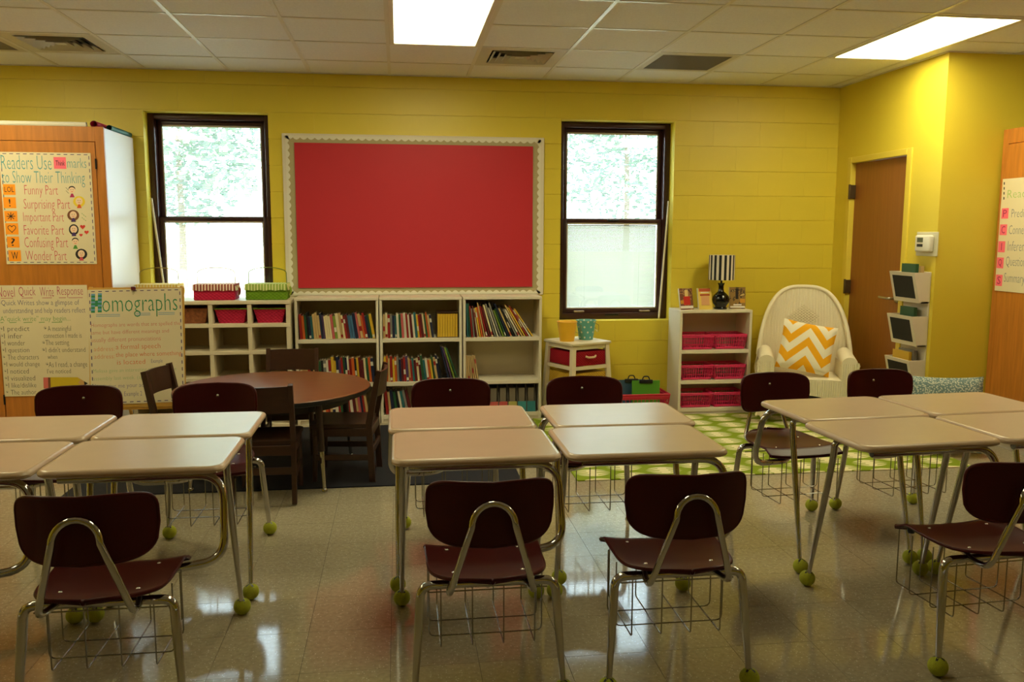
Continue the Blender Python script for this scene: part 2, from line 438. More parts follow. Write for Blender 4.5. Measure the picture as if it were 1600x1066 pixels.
mb.build('ceiling_edge_angle', TBAR, ceil)

# windows
def window(n, xa, xb, closed):
    w = empty('window_%d' % n, ((xa+xb)/2, 7.05, 0), kind='structure')
    hw = (xb-xa)/2
    f = MB()
    for s in (-1, 1): f.bbox(*(sorted((s*hw, s*(hw-.05)))), 0, .14, WZ0, WZ1, .006)
    f.bbox(-hw+.045, hw-.045, 0, .14, WZ1-.045, WZ1, .006).bbox(-hw+.045, hw-.045, 0, .14, WZ0, WZ0+.055, .006)
    f.build('window_frame', MAROON, w, 40)
    zm = 1.585
    for (z0, z1, yy, cl, nm) in ((zm-.02, WZ1-.045, .065, .25, 'sash'), (WZ0+.055, zm+.02, .02, closed, 'sash')):
        s = MB(); b_ = .034
        for q in (-1, 1): s.bbox(*(sorted((q*(hw-.05), q*(hw-.05-b_)))), yy, yy+.045, z0, z1, .004)
        s.bbox(-hw+.05+b_-.003, hw-.05-b_+.003, yy, yy+.045, z0, z0+b_, .004).bbox(-hw+.05+b_-.003, hw-.05-b_+.003, yy, yy+.045, z1-b_, z1, .004)
        so = s.build(nm, MAROON, w, 40)
        gx, g0, g1 = hw-.05-b_, z0+b_, z1-b_
        bead = MB()
        for q in (-1, 1): bead.box(*(sorted((q*gx, q*(gx-.009)))), yy+.003, yy+.012, g0, g1)
        bead.box(-gx, gx, yy+.003, yy+.012, g0, g0+.009).box(-gx, gx, yy+.003, yy+.012, g1-.014, g1)
        bead.build('glazing_bead', mat('blind_headrail', (196, 184, 168), .5), so)
        MB().box(-gx, gx, yy+.006, yy+.008, g0, g1).build('pane', GLASS, so)
        MB().box(-gx, gx, yy+.036, yy+.038, g0, g1).build('pane', GLASS, so)
        bl = MB(); z = g0+.02; a = R(cl*60)
        while z < g1-.012:
            dy, dz = .0065*math.cos(a), .0065*math.sin(a)
            bl.add([(-gx+.012, yy+.022-dy, z-dz), (gx-.012, yy+.022-dy, z-dz), (gx-.012, yy+.022+dy, z+dz), (-gx+.012, yy+.022+dy, z+dz),
                    (-gx+.012, yy+.022, z+.0012), (gx-.012, yy+.022, z+.0012)], [[0, 1, 5, 4], [4, 5, 2, 3]])
            z += .0122
        for q in (-.6, .6): bl.box(q*gx-.0008, q*gx+.0008, yy+.0145, yy+.0155, g0, g1)
        bl.box(-gx+.012, gx-.012, yy+.016, yy+.028, g0+.004, g0+.012)
        tag(bl.build('blind_slats', SLAT, so), kind='stuff')
    for q in (-.6, .6): MB().bbox(q*hw-.045, q*hw+.045, -.012, .022, WZ0+.06, WZ0+.074, .004).build('sash_lift', mat('sash_lift_tan', (150, 128, 100), .4), w, 40)
    MB().bbox(-.05, .05, .005, .022, zm+.0, zm+.014, .004).build('sash_lock', DARKM, w, 40)
    MB().bbox(-.06, .06, -.006, .002, WZ0+.028, WZ0+.046, .003).build('latch', DARKM, w, 40)
    return w
window(1, *WIN[0], .1)
window(2, *WIN[1], 1.07)
# outdoors: lawn and trees, overexposed beyond the glass
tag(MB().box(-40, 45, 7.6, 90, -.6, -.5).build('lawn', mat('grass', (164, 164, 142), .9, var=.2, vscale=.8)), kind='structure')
def tree(x, y, h, r, label):
    t = empty('tree', (x, y, -.5), 0, label, 'tree', 'trees outside the windows')
    MB().tube([(0, 0, 0), (.05, 0, h*.3), (0, .05, h*.75)], [.10, .04], 8).build('trunk', mat('bark', (128, 116, 100), .9), t, 60)
    rnd = random.Random(x); mb = MB()
    for _ in range(3200):
        u = Vector((rnd.gauss(0, 1), rnd.gauss(0, 1), rnd.gauss(0, 1))).normalized()*rnd.random()**.4
        c = Vector((u.x*r, u.y*r, h*.66+u.z*h*.36)); a = Vector((rnd.gauss(0, 1), rnd.gauss(0, 1), rnd.gauss(0, .6))).normalized(); b_ = a.orthogonal().normalized(); s = .13
        mb.add([c-a*s, c+b_*s*.5, c+a*s, c-b_*s*.5], [[0, 1, 2, 3]])
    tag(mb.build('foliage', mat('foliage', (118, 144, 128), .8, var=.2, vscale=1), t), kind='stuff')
tree(-4.6, 19, 7, 2.2, 'leafy green tree beyond the window above the cubby shelf')
tree(5.4, 20, 7.5, 2.6, 'leafy green tree beyond the window above the bucket stand')

# door in the right wall
door = empty('door_1', (XD, 0, 0), kind='structure')
MB().bbox(.03, .075, 5.905, 6.675, .008, 2.06, .003, 1).build('door_leaf', DOORW, door)
fr = MB().bbox(-.012, .12, 5.845, 5.905, 0, 2.11, .004, 1).bbox(-.012, .12, 6.675, 6.735, 0, 2.11, .004, 1).bbox(-.012, .12, 5.905, 6.675, 2.062, 2.11, .004, 1)
fr.build('door_frame', Y_TRIM, door)
for z in (1.83, 1.05, .22):
    MB().bbox(-.022, .03, 6.655, 6.685, z-.055, z+.055, .003, 1).tube([(-.018, 6.672, z-.06), (-.018, 6.672, z+.06)], .009, 8).build('hinge', mat('hinge_bronze', (110, 92, 66), .4, metal=.8), door, 40)
lev = MB()
prof = [(0, -.012), (.032, -.012), (.034, 0), (.03, .008), (.012, .014)]
bm_ = MB().lathe(prof, 20)
rot = Matrix.Translation((.022, 5.975, 1.0)) @ Matrix.Rotation(R(-90), 4, 'Y')
lev.add([rot @ Vector(v) for v in bm_.v], bm_.f)
lev.tube(fillet([(.02, 5.975, 1.0), (-.045, 5.975, 1.0), (-.048, 6.10, 1.004)], .02), .0095, 10)
lev.build('door_lever', mat('satin_nickel', (176, 168, 156), .28, metal=1), door, 50)

# ceiling fixtures
def fixture(i, j, label, level=1.0):
    xa, yb = GX+i*G, GY-j*G
    o = empty('ceiling_light', (xa+G/2, yb-G, CH), 0, label, 'ceiling light', 'fluorescent ceiling panels')
    w, d = G/2-.012, G-.012
    f = MB()
    for s in (-1, 1):
        f.bbox(*(sorted((s*w, s*(w-.03)))), -d, d, -.004, .02, .003, 1); f.bbox(-w+.03, w-.03, *(sorted((s*d, s*(d-.03)))), -.004, .02, .003, 1)
    f.build('frame', TBAR, o)
    MB().box(-w+.03, w-.03, -d+.03, d-.03, .004, .012).build('diffuser', mat('light_diffuser_%d' % int(level*100), (255, 247, 200), .5, emit=PANEL*level), o)
    MB().box(-w, w, -d, d, .02, .075).build('housing', TBAR, o)
fixture(-5, 2, 'lit ceiling light panel above the tall wood cabinet')
fixture(0, 2, 'lit ceiling light panel above the red bulletin board')
fixture(5, 2, 'lit ceiling light panel above the brown door')
fixture(-5, 6, 'unseen dim ceiling panel added as fill above the easel desk cluster', .35)  # near row: out of view, added dimmed to brighten floor, desks and ceiling
fixture(0, 6, 'unseen dim ceiling panel added as fill above the middle desk cluster', .35)
fixture(5, 6, 'unseen dim ceiling panel added as fill above the wicker chair desk cluster', .35)
def vent(i, j, label):
    xa, yb = GX+i*G, GY-j*G
    o = empty('air_vent', (xa+G/2, yb-G/2, CH), 0, label, 'vent', 'square ceiling diffusers')
    W = mat('vent_enamel', (206, 198, 180), .5); h = G/2-.012
    p = MB(); k = .215
    for s in (-1, 1): p.box(*(sorted((s*h, s*k))), -h, h, .002, .01); p.box(-k, k, *(sorted((s*h, s*k))), .002, .01)
    p.build('face_plate', W, o)
    for r_ in (.205, .16, .115, .07):
        q = MB()
        a, c = r_, r_-.032
        vs = [(-a, -a, -.004), (a, -a, -.004), (a, a, -.004), (-a, a, -.004), (-c, -c, .028), (c, -c, .028), (c, c, .028), (-c, c, .028)]
        fs = [[n, (n+1) % 4, 4+(n+1) % 4, 4+n] for n in range(4)]
        q.add(vs, fs); q.add([(x, y, z+.003) for x, y, z in vs], [f[::-1] for f in fs]); q.build('louver', W, o)
    MB().box(-.03, .03, -.03, .03, 0, .004).build('center_plate', W, o)
    MB().box(-k, k, -k, k, .05, .055).build('duct', mat('duct_dark', (40, 36, 30), .9), o)
vent(-4, 1, 'square louvered air vent above the tall wood cabinet'); vent(1, 1, 'square louvered air vent beside the middle ceiling light')
def ret(i, j, label):
    xa, yb = GX+i*G, GY-j*G
    o = empty('return_grille', (xa+G/2, yb-G/2, CH), 0, label, 'vent', 'ceiling return grilles')
    W = mat('vent_enamel', (206, 198, 180), .5); h = G/2-.012; k = .25
    p = MB()
    for s in (-1, 1): p.box(*(sorted((s*h, s*k))), -h, h, .0, .008); p.box(-k, k, *(sorted((s*h, s*k))), .0, .008)
    p.build('face_plate', W, o)
    g = MB()
    for n in range(40): q = -k+(n+.5)*2*k/40; g.box(q-.0014, q+.0014, -k, k, .001, .009); g.box(-k, k, q-.0014, q+.0014, .001, .009)
    tag(g.build('egg_crate_core', mat('grille_grey', (150, 143, 130), .6), o), kind='stuff')
    MB().box(-k, k, -k, k, .05, .055).build('duct', mat('duct_dark', (40, 36, 30), .9), o)
ret(3, 1, 'grey square return air grille between the two ceiling lights'); ret(-5, 1, 'grey return air grille beside the louvered vent above the cabinet')

# rugs
tag(MB().bbox(1.05, 3.64, 4.86, 6.60, 0, .008, .003, 1).build('area_rug', RUGGREEN), 'cream area rug with green interlaced circle pattern under the wicker chair', 'rug')
tag(MB().bbox(-1.9, .72, 4.90, 6.50, 0, .008, .003, 1).build('area_rug', RUGBLUE), 'dark navy rug under the round wooden table', 'rug')

# ------------------------------------------------------------------ combo desks
def make_combo():
    t = empty('combo_desk')
    DTZ, W_, D_ = .70, .605, .445
    mb = MB(); base = rrect(W_, D_, .045); n = len(base)
    rings = [(.010, DTZ-.026), (.002, DTZ-.020), (0, DTZ-.012), (.003, DTZ-.004), (.009, DTZ), (.016, DTZ)]
    vs = []
    for ins, z in rings:
        vs += [(x*(1-2*ins/W_), y*(1-2*ins/D_), z) for x, y in base]
    mb.add(vs, [[k*n+i, k*n+(i+1) % n, (k+1)*n+(i+1) % n, (k+1)*n+i] for k in range(len(rings)-1) for i in range(n)], 1)
    k = len(rings)-1
    mb.f += [[k*n+i for i in range(n)], [i for i in range(n)][::-1]]; mb.m += [0, 1]
    mb.build('desktop', [LAMINATE, EDGE], t, 40)
    rc = .0135
    MB().tube([(-.235, .03, .66), (.235, .03, .66)], rc, 12).build('leg_crossbar', CHROME, t, 50)
    ballm = MB()
    bm = bmesh.new(); bmesh.ops.create_icosphere(bm, subdivisions=3, radius=.033); ballm.bm(bm)
    for az in (35, 125, 215, 305):            # dark slits cut for the foot
        def sp(ph, da): return Vector((math.sin(R(ph))*math.cos(R(az+da)), math.sin(R(ph))*math.sin(R(az+da)), math.cos(R(ph))))*.0336
        ballm.add([sp(8, -50), sp(30, -14), sp(58, 0), sp(30, 14), sp(8, 50)], [[0, 1, 2, 3, 4]], 1)
    ball_me = ballm.mesh('tennis_ball', [BALL, BLACKP], 80)
    def ball(par, x, y):
        b = inst('tennis_ball', ball_me, par, (x, y, .033)); return b
    for s in (-1, 1):
        p = fillet([(s*.21, .03, .66), (s*.262, .03, .66), (s*.262, .035, .60), (s*.272, .165, .02)], [.05, .03])
        m_ = len(p); rs = [rc if q.z > .45 else .0085+(.0135-.0085)*max(0, q.z)/.45 for q in p]
        pp = p[:-1]+[p[-2]+(p[-1]-p[-2])*.35, p[-1]]; rs = [rc]*(len(p)-1)+[rc, .008]
        l = MB().tube(pp, rs, 12).build('front_leg', CHROME, t, 50); ball(l, s*.272, .167)
    a = fillet([(-.24, -.175, .66), (.29, -.175, .66), (.30, -.245, .385), (.10, -.30, .372), (.0, -.42, .378), (0, -.54, .378)], [.085, .075, .05, .05], 8)
    MB().tube(a, .0145, 12).build('arm_tube', CHROME, t, 50)
    for s in (-1, 1): MB().box(s*.2-.02, s*.2+.02, -.19, .05, .669, .675).build('desk_bracket', DARKM, t)
    # seat shell
    def seat(u, v):
        yy = -.275-.405*v
        half = .192-.012*v if v < .45 else .1866*math.sqrt(max(0, 1-((v-.45)/.55)**2.6))*.98+.004
        x = (u*2-1)*half
        z = .432-.012*math.sin(v*math.pi)-.03*max(0, .14-v)/.14+.012*(abs(u*2-1)**3)*(1-v*.3)+.012*max(0, v-.7)/.3
        return Vector((x, yy, z))
    mb = MB(); NU, NV = 16, 22
    mb.grid(lambda u, v: seat(u, v), NU, NV)
    top = len(mb.v)
    mb.grid(lambda u, v: seat(u, v)-Vector((0, 0, .011)), NU, NV)
    for f in mb.f[:NU*NV]: f.reverse()
    W1 = NU+1
    bd = [i for i in range(W1)]+[j*W1+NU for j in range(1, NV+1)]+[NV*W1+i for i in range(NU-1, -1, -1)]+[j*W1 for j in range(NV-1, 0, -1)]
    fs = [[bd[i], bd[(i+1) % len(bd)], top+bd[(i+1) % len(bd)], top+bd[i]] for i in range(len(bd))]
    mb.f += fs; mb.m += [0]*len(fs)
    # rolled front lip
    mb.tube([seat(u/12, 0)-Vector((0, 0, .006)) for u in range(13)], .009, 8)
    mb.tube([seat(0, v/16)-Vector((0, 0, .0055)) for v in range(16)]+[seat(u/10, 1)-Vector((0, 0, .0055)) for u in range(11)]+[seat(1, v/16)-Vector((0, 0, .0055)) for v in range(15, -1, -1)], .0062, 6)
    so = mb.build('seat', PLASTIC, t, 60)
    for x, y in ((-.12, -.36), (.12, -.36), (-.11, -.55), (.11, -.55)):
        v = (-.275-y)/.405
        MB().lathe([(.008, -.002), (.007, .002), (.003, .004), (0, .0042)], 12, c=(x, y, .432-.012*math.sin(v*math.pi)+.001)).build('rivet', CHROME, so, 60)
    for sx_ in (-1, 1): MB().lathe([(0, -.02), (.012, -.02), (.014, -.012), (.012, 0), (0, 0)], 12, c=(sx_*.15, -.305, .412)).build('bumper', BLACKP, so, 50)
    # backrest shell
    def back(x, z, side):
        c = .075*(x/.19)**2
        return Vector((x, -.672+c-.06*(z-.56)+side, z))
    out = []
    NB = 40
    for k in range(NB):
        a_ = 2*math.pi*k/NB; cx, sx = math.cos(a_), math.sin(a_); e = .36
        x = .192*math.copysign(abs(cx)**e, cx); z = .648+.098*math.copysign(abs(sx)**e, sx)
        if z < .648: x *= 1-.13*((.648-z)/.098)**2
        out.append((x, z))
    mb = MB(); rn = 7; vs = []
    for side in (0.005, -.006):
        for r_ in range(1, rn+1):
            for (x, z) in out: vs.append(back(x*r_/rn, .648+(z-.648)*r_/rn, side))
        vs.append(back(0, .648, side))
    per = rn*NB+1; fs = []
    for sd in (0, 1):
        o = sd*per
        for r_ in range(rn-1):
            for k in range(NB):
                q = [o+r_*NB+k, o+r_*NB+(k+1) % NB, o+(r_+1)*NB+(k+1) % NB, o+(r_+1)*NB+k]; fs.append(q if sd else q[::-1])
        for k in range(NB):
            q = [o+per-1, o+k, o+(k+1) % NB]; fs.append(q[::-1] if sd else q)
    mb.add(vs, fs)
    mb.tube([back(x, z, -.0005) for x, z in out], .0068, 8, closed=True)
    bo = mb.build('backrest', PLASTIC, t, 60)
    rt = Matrix.Translation((0, -.664, .69)) @ Matrix.Rotation(R(-90), 4, 'X')
    q = MB().lathe([(.0085, 0), (.0075, .003), (.003, .0055), (0, .006)], 12); MB().add([rt @ Vector(v) for v in q.v], q.f).build('rivet', CHROME, bo, 60)
    # back support loop
    lp = []
    for s in (-1, 1):
        seg = [(s*.10, -.50, .40), (s*.125, -.60, .392), (s*.13, -.665, .40), (s*.070, -.708, .60)]
        seg = fillet(seg, [.04, .05], 6)
        lp.append(seg)
    arc = [Vector((.064*math.cos(a_), -.708+.012*math.sin(a_), .625+.065*math.sin(a_))) for a_ in [math.pi-math.pi*k/14 for k in range(15)]]
    MB().tube(lp[0][:-1]+arc+lp[1][:-1][::-1], .0105, 12).build('back_loop', CHROME, t, 50)
    MB().tube([(-.17, -.555, .388), (.17, -.555, .388)], .0135, 12).build('rear_crossbar', CHROME, t, 50)
    for x in (-.10, .10): MB().tube(fillet([(x, -.53, .401), (x, -.33, .408)], .01), .008, 8).build('seat_rail', CHROME, t, 50)
    for s in (-1, 1):
        p = fillet([(s*.14, -.555, .388), (s*.212, -.557, .388), (s*.238, -.595, .02)], .07, 8)
        pp = p[:-1]+[p[-2]+(p[-1]-p[-2])*.3, p[-1]]
        l = MB().tube(pp, [.0145]*(len(p)-1)+[.0145, .0085], 12).build('rear_leg', CHROME, t, 50); ball(l, s*.238, -.595)
    bk = MB()
    for x in (-.15, -.05, .05, .15):
        bk.tube(fillet([(x, -.545, .39), (x, -.545, .175), (x, -.24, .175), (x, -.24, .39)], .012, 3), .0024, 6)
    for y in (-.47, -.36): bk.tube(fillet([(-.185, y, .40), (-.185, y, .178), (.185, y, .178), (.185, y, .40)], .02, 3), .0024, 6)
    bk.tube([(-.19, -.545, .36), (.19, -.545, .36)], .0024, 6)
    bk.build('book_basket', WIRE, t, 60)
    return t
proto = make_combo()
CB = 'student desks with attached chairs'
units = [  # x, y, rz, label
    (-1.512, 3.10, 0, 'beige desk with maroon chair facing the windows, easel cluster, on the tall cabinet side'),
    (-.895, 3.10, 0, 'beige desk with maroon chair facing the windows, easel cluster, on the aisle side'),
    (-1.507, 3.575, 180, 'beige desk with maroon chair backed to the easel, tall cabinet side of its cluster'),
    (-.885, 3.57, 180, 'beige desk with maroon chair backed to the round wooden table, easel cluster'),
    (.268, 3.10, 0, 'beige desk with maroon chair facing the windows, middle cluster, on the round table side'),
    (.888, 3.095, 0, 'beige desk with maroon chair facing the windows, middle cluster, on the green rug side'),
    (.252, 3.57, 180, 'beige desk with maroon chair backed to the bookcases, middle cluster, round table side'),
    (.93, 3.555, 180, 'beige desk with maroon chair backed to the drawer stand, one chair foot without ball'),
    (1.985, 3.10, 4, 'beige desk with maroon chair facing the brown door, wicker chair cluster, on the aisle side'),
    (2.604, 3.145, 4, 'beige desk facing the windows in the wicker chair cluster, right wood cabinet side'),
    (1.995, 3.56, 184, 'beige desk with maroon chair backed to the wicker armchair, aisle side of its cluster'),
    (2.612, 3.605, 184, 'beige desk with maroon chair backed to the brown door and wall pockets'),
]
COMBOS = []
for i, (x, y, rz, lab) in enumerate(units):
    o = proto if i == 0 else copy_tree(proto)
    o.location = (x, y, 0); o.rotation_euler = (0, 0, R(rz)); tag(o, lab, 'desk', CB); COMBOS.append(o)
# the one rear foot with a bare metal glide
for l in COMBOS[7].children:
    if l.name.startswith('rear_leg') and sum(v.co.x for v in l.data.vertices) < 0:
        for b_ in list(l.children): bpy.data.objects.remove(b_)
        MB().lathe([(0, 0), (.013, 0), (.015, .006), (.010, .016), (.009, .024), (0, .024)], 14, c=(-.238, -.595, 0)).build('metal_glide', CHROME, l, 50)

# ------------------------------------------------------------------ round table and wooden chairs
tbl = empty('round_table', (-.765, 5.26, .0085), 0, 'round low table with brown woodgrain top and black edge', 'table')
q = MB().lathe([(0, .5405), (.577, .5405), (.583, .537)], 72, 0); q.lathe([(.583, .537), (.585, .53), (.585, .515), (.58, .51), (0, .51)], 72, 1)
q.build('tabletop', [TABLEW, BLACKP], tbl, 30)
ap = MB().lathe([(.46, .51), (.46, .45), (.45, .45), (.45, .51)], 48); ap.build('apron', mat('table_apron', (38, 30, 26), .5), tbl, 40)
for a in (-53, 37, 127, 217):
    x, y = .50*math.cos(R(a)), .50*math.sin(R(a)); x2, y2 = .545*math.cos(R(a)), .545*math.sin(R(a))
    lg = MB().tube([(x, y, .51), (x+(x2-x)*.55, y+(y2-y)*.55, .23)], .019, 12).build('leg', mat('table_leg_brown', (52, 36, 28), .4), tbl, 50)
    MB().tube([(x+(x2-x)*.5, y+(y2-y)*.5, .25), (x2, y2, .015)], [.015, .011], 12).lathe([(0, 0), (.016, 0), (.016, .012), (.008, .02)], 14, c=(x2, y2, 0)).build('leg_tip', CHROME, lg, 50)
def make_wchair():
    t = empty('wooden_chair')
    sh = .335
    q = MB()
    q.grid(lambda u, v: Vector(((u-.5)*(.36-.03*v), .18-.35*v, sh+.015-.012*math.sin(u*math.pi)*math.sin(v*math.pi))), 10, 8)
    for f in q.f: f.reverse()
    k = len(q.v); q.grid(lambda u, v: Vector(((u-.5)*(.36-.03*v), .18-.35*v, sh-.008)), 10, 8)
    W1 = 11; bd = list(range(W1))+[j*W1+10 for j in range(1, 9)]+[8*W1+i for i in range(9, -1, -1)]+[j*W1 for j in range(7, 0, -1)]
    q.f += [[bd[i], bd[(i+1) % len(bd)], k+bd[(i+1) % len(bd)], k+bd[i]] for i in range(len(bd))]; q.m += [0]*len(bd)
    q.build('seat', WALNUT, t, 30)
    for s in (-1, 1):
        MB().tube([(s*.155, .15, sh-.005), (s*.16, .16, 0)], [.017, .014], 10).build('front_leg', WALNUT, t, 50)
        x = s*.165
        poly = [(-.165, 0), (-.20, 0), (-.185, .34), (-.245, .665), (-.215, .672), (-.15, .36)]
        mt = Matrix(((0, 0, 1, 0), (1, 0, 0, 0), (0, 1, 0, 0), (0, 0, 0, 1)))
        MB().prism(poly, x-.013, x+.013, 0, mt).build('rear_post', WALNUT, t)
        MB().bbox(x-.009, x+.009, -.16, .15, .275, .325, .003, 1).build('side_rail', WALNUT, t)
        MB().bbox(x-.008, x+.008, -.165, .15, .13, .165, .003, 1).build('side_stretcher', WALNUT, t)
    q = MB()
    def rail(u, v, d): return Vector(((u-.5)*.33, -.205-.03*math.sin(u*math.pi)-.10*(v*.145)-d, .515+v*.145))
    q.grid(lambda u, v: rail(u, v, 0), 10, 3)
    for f in q.f: f.reverse()
    k = len(q.v); q.grid(lambda u, v: rail(u, v, .014), 10, 3)
    bd = list(range(11))+[j*11+10 for j in range(1, 4)]+[33+i for i in range(9, -1, -1)]+[j*11 for j in range(2, 0, -1)]
    q.f += [[bd[i], bd[(i+1) % len(bd)], k+bd[(i+1) % len(bd)], k+bd[i]] for i in range(len(bd))]; q.m += [0]*len(bd)
    q.build('back_rail', WALNUT, t, 40)
    MB().bbox(-.155, .155, -.185, -.168, .27, .325, .003, 1).build('rear_rail', WALNUT, t)
    MB().bbox(-.155, .155, .145, .162, .27, .325, .003, 1).build('front_rail', WALNUT, t)
    MB().bbox(-.155, .155, -.19, -.175, .165, .205, .003, 1).build('rear_stretcher', WALNUT, t)
    return t
wc = make_wchair(); WC = 'dark wooden chairs around the round table'
for i, (x, y, rz, lab) in enumerate([
        (-.745, 4.80, 0, 'dark wooden chair tucked into the round table, its back towards the beige desks'),
        (-.335, 5.17, 84, 'dark wooden chair at the round table, its back towards the bookcase side aisle'),
        (-1.222, 5.235, -100, 'dark wooden chair at the round table, its back towards the poster easel'),
        (-.745, 5.82, 180, 'dark wooden chair at the round table, its back towards the bookshelves')]):
    o = wc if i == 0 else copy_tree(wc)
    o.location = (x, y, 0.0085); o.rotation_euler = (0, 0, R(rz)); tag(o, lab, 'chair', WC)

# ------------------------------------------------------------------ tall cabinets
def tall_cabinet(loc, rz, w, d, h, label, ndoor):
    c = empty('tall_cabinet', loc, rz, label, 'cabinet')       # local: front at y=0 facing -Y, body to +Y, right edge x=0, extends to -w
    MB().bbox(-w, 0, .02, d, .0, h-.004, .002, 1).build('body', WHITE_LAM, c)
    f = MB()
    st = .055
    f.bbox(-st, 0.002, -.002, .02, .08, h, .002, 1).bbox(-w, -w+st, -.002, .02, .08, h, .002, 1)
    f.bbox(-w+st, -st, -.002, .02, h-.10, h, .002, 1).bbox(-w+st, -st, -.002, .02, .08, .16, .002, 1)
    f.build('face_frame', OAK, c)
    MB().box(-w+.02, -.02, .03, .05, 0, .08).build('toe_kick', BASEB, c)
    dw = (w-2*st)/ndoor
    for k in range(ndoor):
        x1 = -st-k*dw
        dr = MB().bbox(x1-dw+.0025, x1-.0025, -.006, .016, .163, h-.103, .003, 1).build('door', OAK, c)
        for z in (h-.25, 1.06, .32):
            MB().tube([(x1-.002, -.008, z-.035), (x1-.002, -.008, z+.035)], .006, 8).build('hinge', DARKM, dr, 50)
    return c
tall_cabinet((-1.985, 6.24, 0), 0, 1.5, .665, 2.195, 'tall honey wood cabinet with white side beside the window, hung with charts', 2)
tall_cabinet((4.160, YO-.012-2.6, 0), R(-90), 2.6, .60, 2.2, 'tall honey wood cabinet along the side wall past the door, with a chart', 4)

# ------------------------------------------------------------------ posters
def poster(name, quad, W, H, M, label, cat, lines, border=None, extra=None, tilt=True):
    """quad: zoom px of (tl, tr, br, bl); M: matrix from paper plane (x right, y up, z out) to world; lines: (text, box, ink)"""
    tl, tr, br, bl = quad
    def uv(x, y):
        t = (y-(tl[1]+tr[1])/2)/((bl[1]+br[1])/2-(tl[1]+tr[1])/2)
        xl = tl[0]+(bl[0]-tl[0])*t; xr = tr[0]+(br[0]-tr[0])*t
        u = (x-xl)/(xr-xl)
        yt = tl[1]+(tr[1]-tl[1])*u; yb = bl[1]+(br[1]-bl[1])*u
        return (u*W-W/2, H/2-(y-yt)/(yb-yt)*H)
    p = bpy.data.objects.new(name, None); COL.objects.link(p); p.matrix_world = M; tag(p, label, cat)
    sheet = MB().box(-W/2, W/2, -H/2, H/2, -.0008, .0004).build('sheet', PAPER, p)
    by = {}
    for (txt, bx, ik) in lines:
        a = uv(bx[0], bx[3]); c = uv(bx[2], bx[1])
        t = text_mb(txt, a[0], a[1], c[0], c[1], .0009, .0, -.014)
        by.setdefault(ik, MB()).add(t.v, t.f)
    if extra: extra(by, uv, sheet)
    if border:
        ik, ins, dash, gap, th = border; mb = by.setdefault(ik, MB())
        w2, h2 = W/2-ins, H/2-ins
        n = int(2*w2/(dash+gap))
        for k in range(n):
            x = -w2+(k+.25)*2*w2/n
            for y in (-h2, h2): mb.add([(x, y-th, .0008), (x+dash, y-th, .0008), (x+dash, y+th, .0008), (x, y+th, .0008)], [[0, 1, 2, 3]])
        n = int(2*h2/(dash+gap))
        for k in range(n):
            y = -h2+(k+.25)*2*h2/n
            for x in (-w2, w2): mb.add([(x-th, y, .0008), (x+th, y, .0008), (x+th, y+dash, .0008), (x-th, y+dash, .0008)], [[0, 1, 2, 3]])
    for ik, mb in by.items():
        if mb.f: tag(mb.build('lettering', MATS['ink_'+ik], sheet), kind='stuff')
    return p, sheet
for n, c in dict(teal=(86, 156, 160), pink=(206, 78, 92), magenta=(178, 40, 92), navy=(52, 50, 110), green=(86, 148, 58), black=(38, 32, 34), purple=(70, 44, 104),
                 hgreen=(50, 140, 92), orange=(226, 92, 30), lorange=(226, 138, 84), pale=(164, 186, 130), lilac=(112, 92, 150), blue=(110, 160, 200), skin=(238, 204, 170),
                 yellow=(236, 206, 50), brown=(120, 74, 44), red=(214, 60, 50), pencil=(206, 178, 32), wood=(206, 160, 96), salmon=(212, 106, 96), grey=(120, 122, 128), lgreen=(158, 190, 96)).items(): ink(n, c)
NOTE_O = mat('orange_note', (255, 156, 20), .8); NOTE_P = mat('pink_note', (250, 112, 132), .8)
def plane_xz(cx, y, cz, roll=0):   # paper facing -Y
    return Matrix.Translation((cx, y, cz)) @ Matrix.Rotation(R(90), 4, 'X') @ Matrix.Rotation(R(roll), 4, 'Z')
def quad_to(mb, uv, pts, z=.001): mb.add([(*uv(*p), z) for p in pts][::-1], [list(range(len(pts)))])
def disc(mb, uv, cx, cy, rx, ry, z=.001, n=16): quad_to(mb, uv, [(cx+rx*math.cos(2*math.pi*k/n), cy+ry*math.sin(2*math.pi*k/n)) for k in range(n)], z)
def line(mb, uv, pts, w, z=.0012):
    for (a, b) in zip(pts, pts[1:]):
        dx, dy = b[0]-a[0], b[1]-a[1]; l = math.hypot(dx, dy) or 1; nx, ny = -dy/l*w/2, dx/l*w/2
        quad_to(mb, uv, [(a[0]+nx, a[1]+ny), (b[0]+nx, b[1]+ny), (b[0]-nx, b[1]-ny), (a[0]-nx, a[1]-ny)], z)
def G_(by, k): return by.setdefault(k, MB())
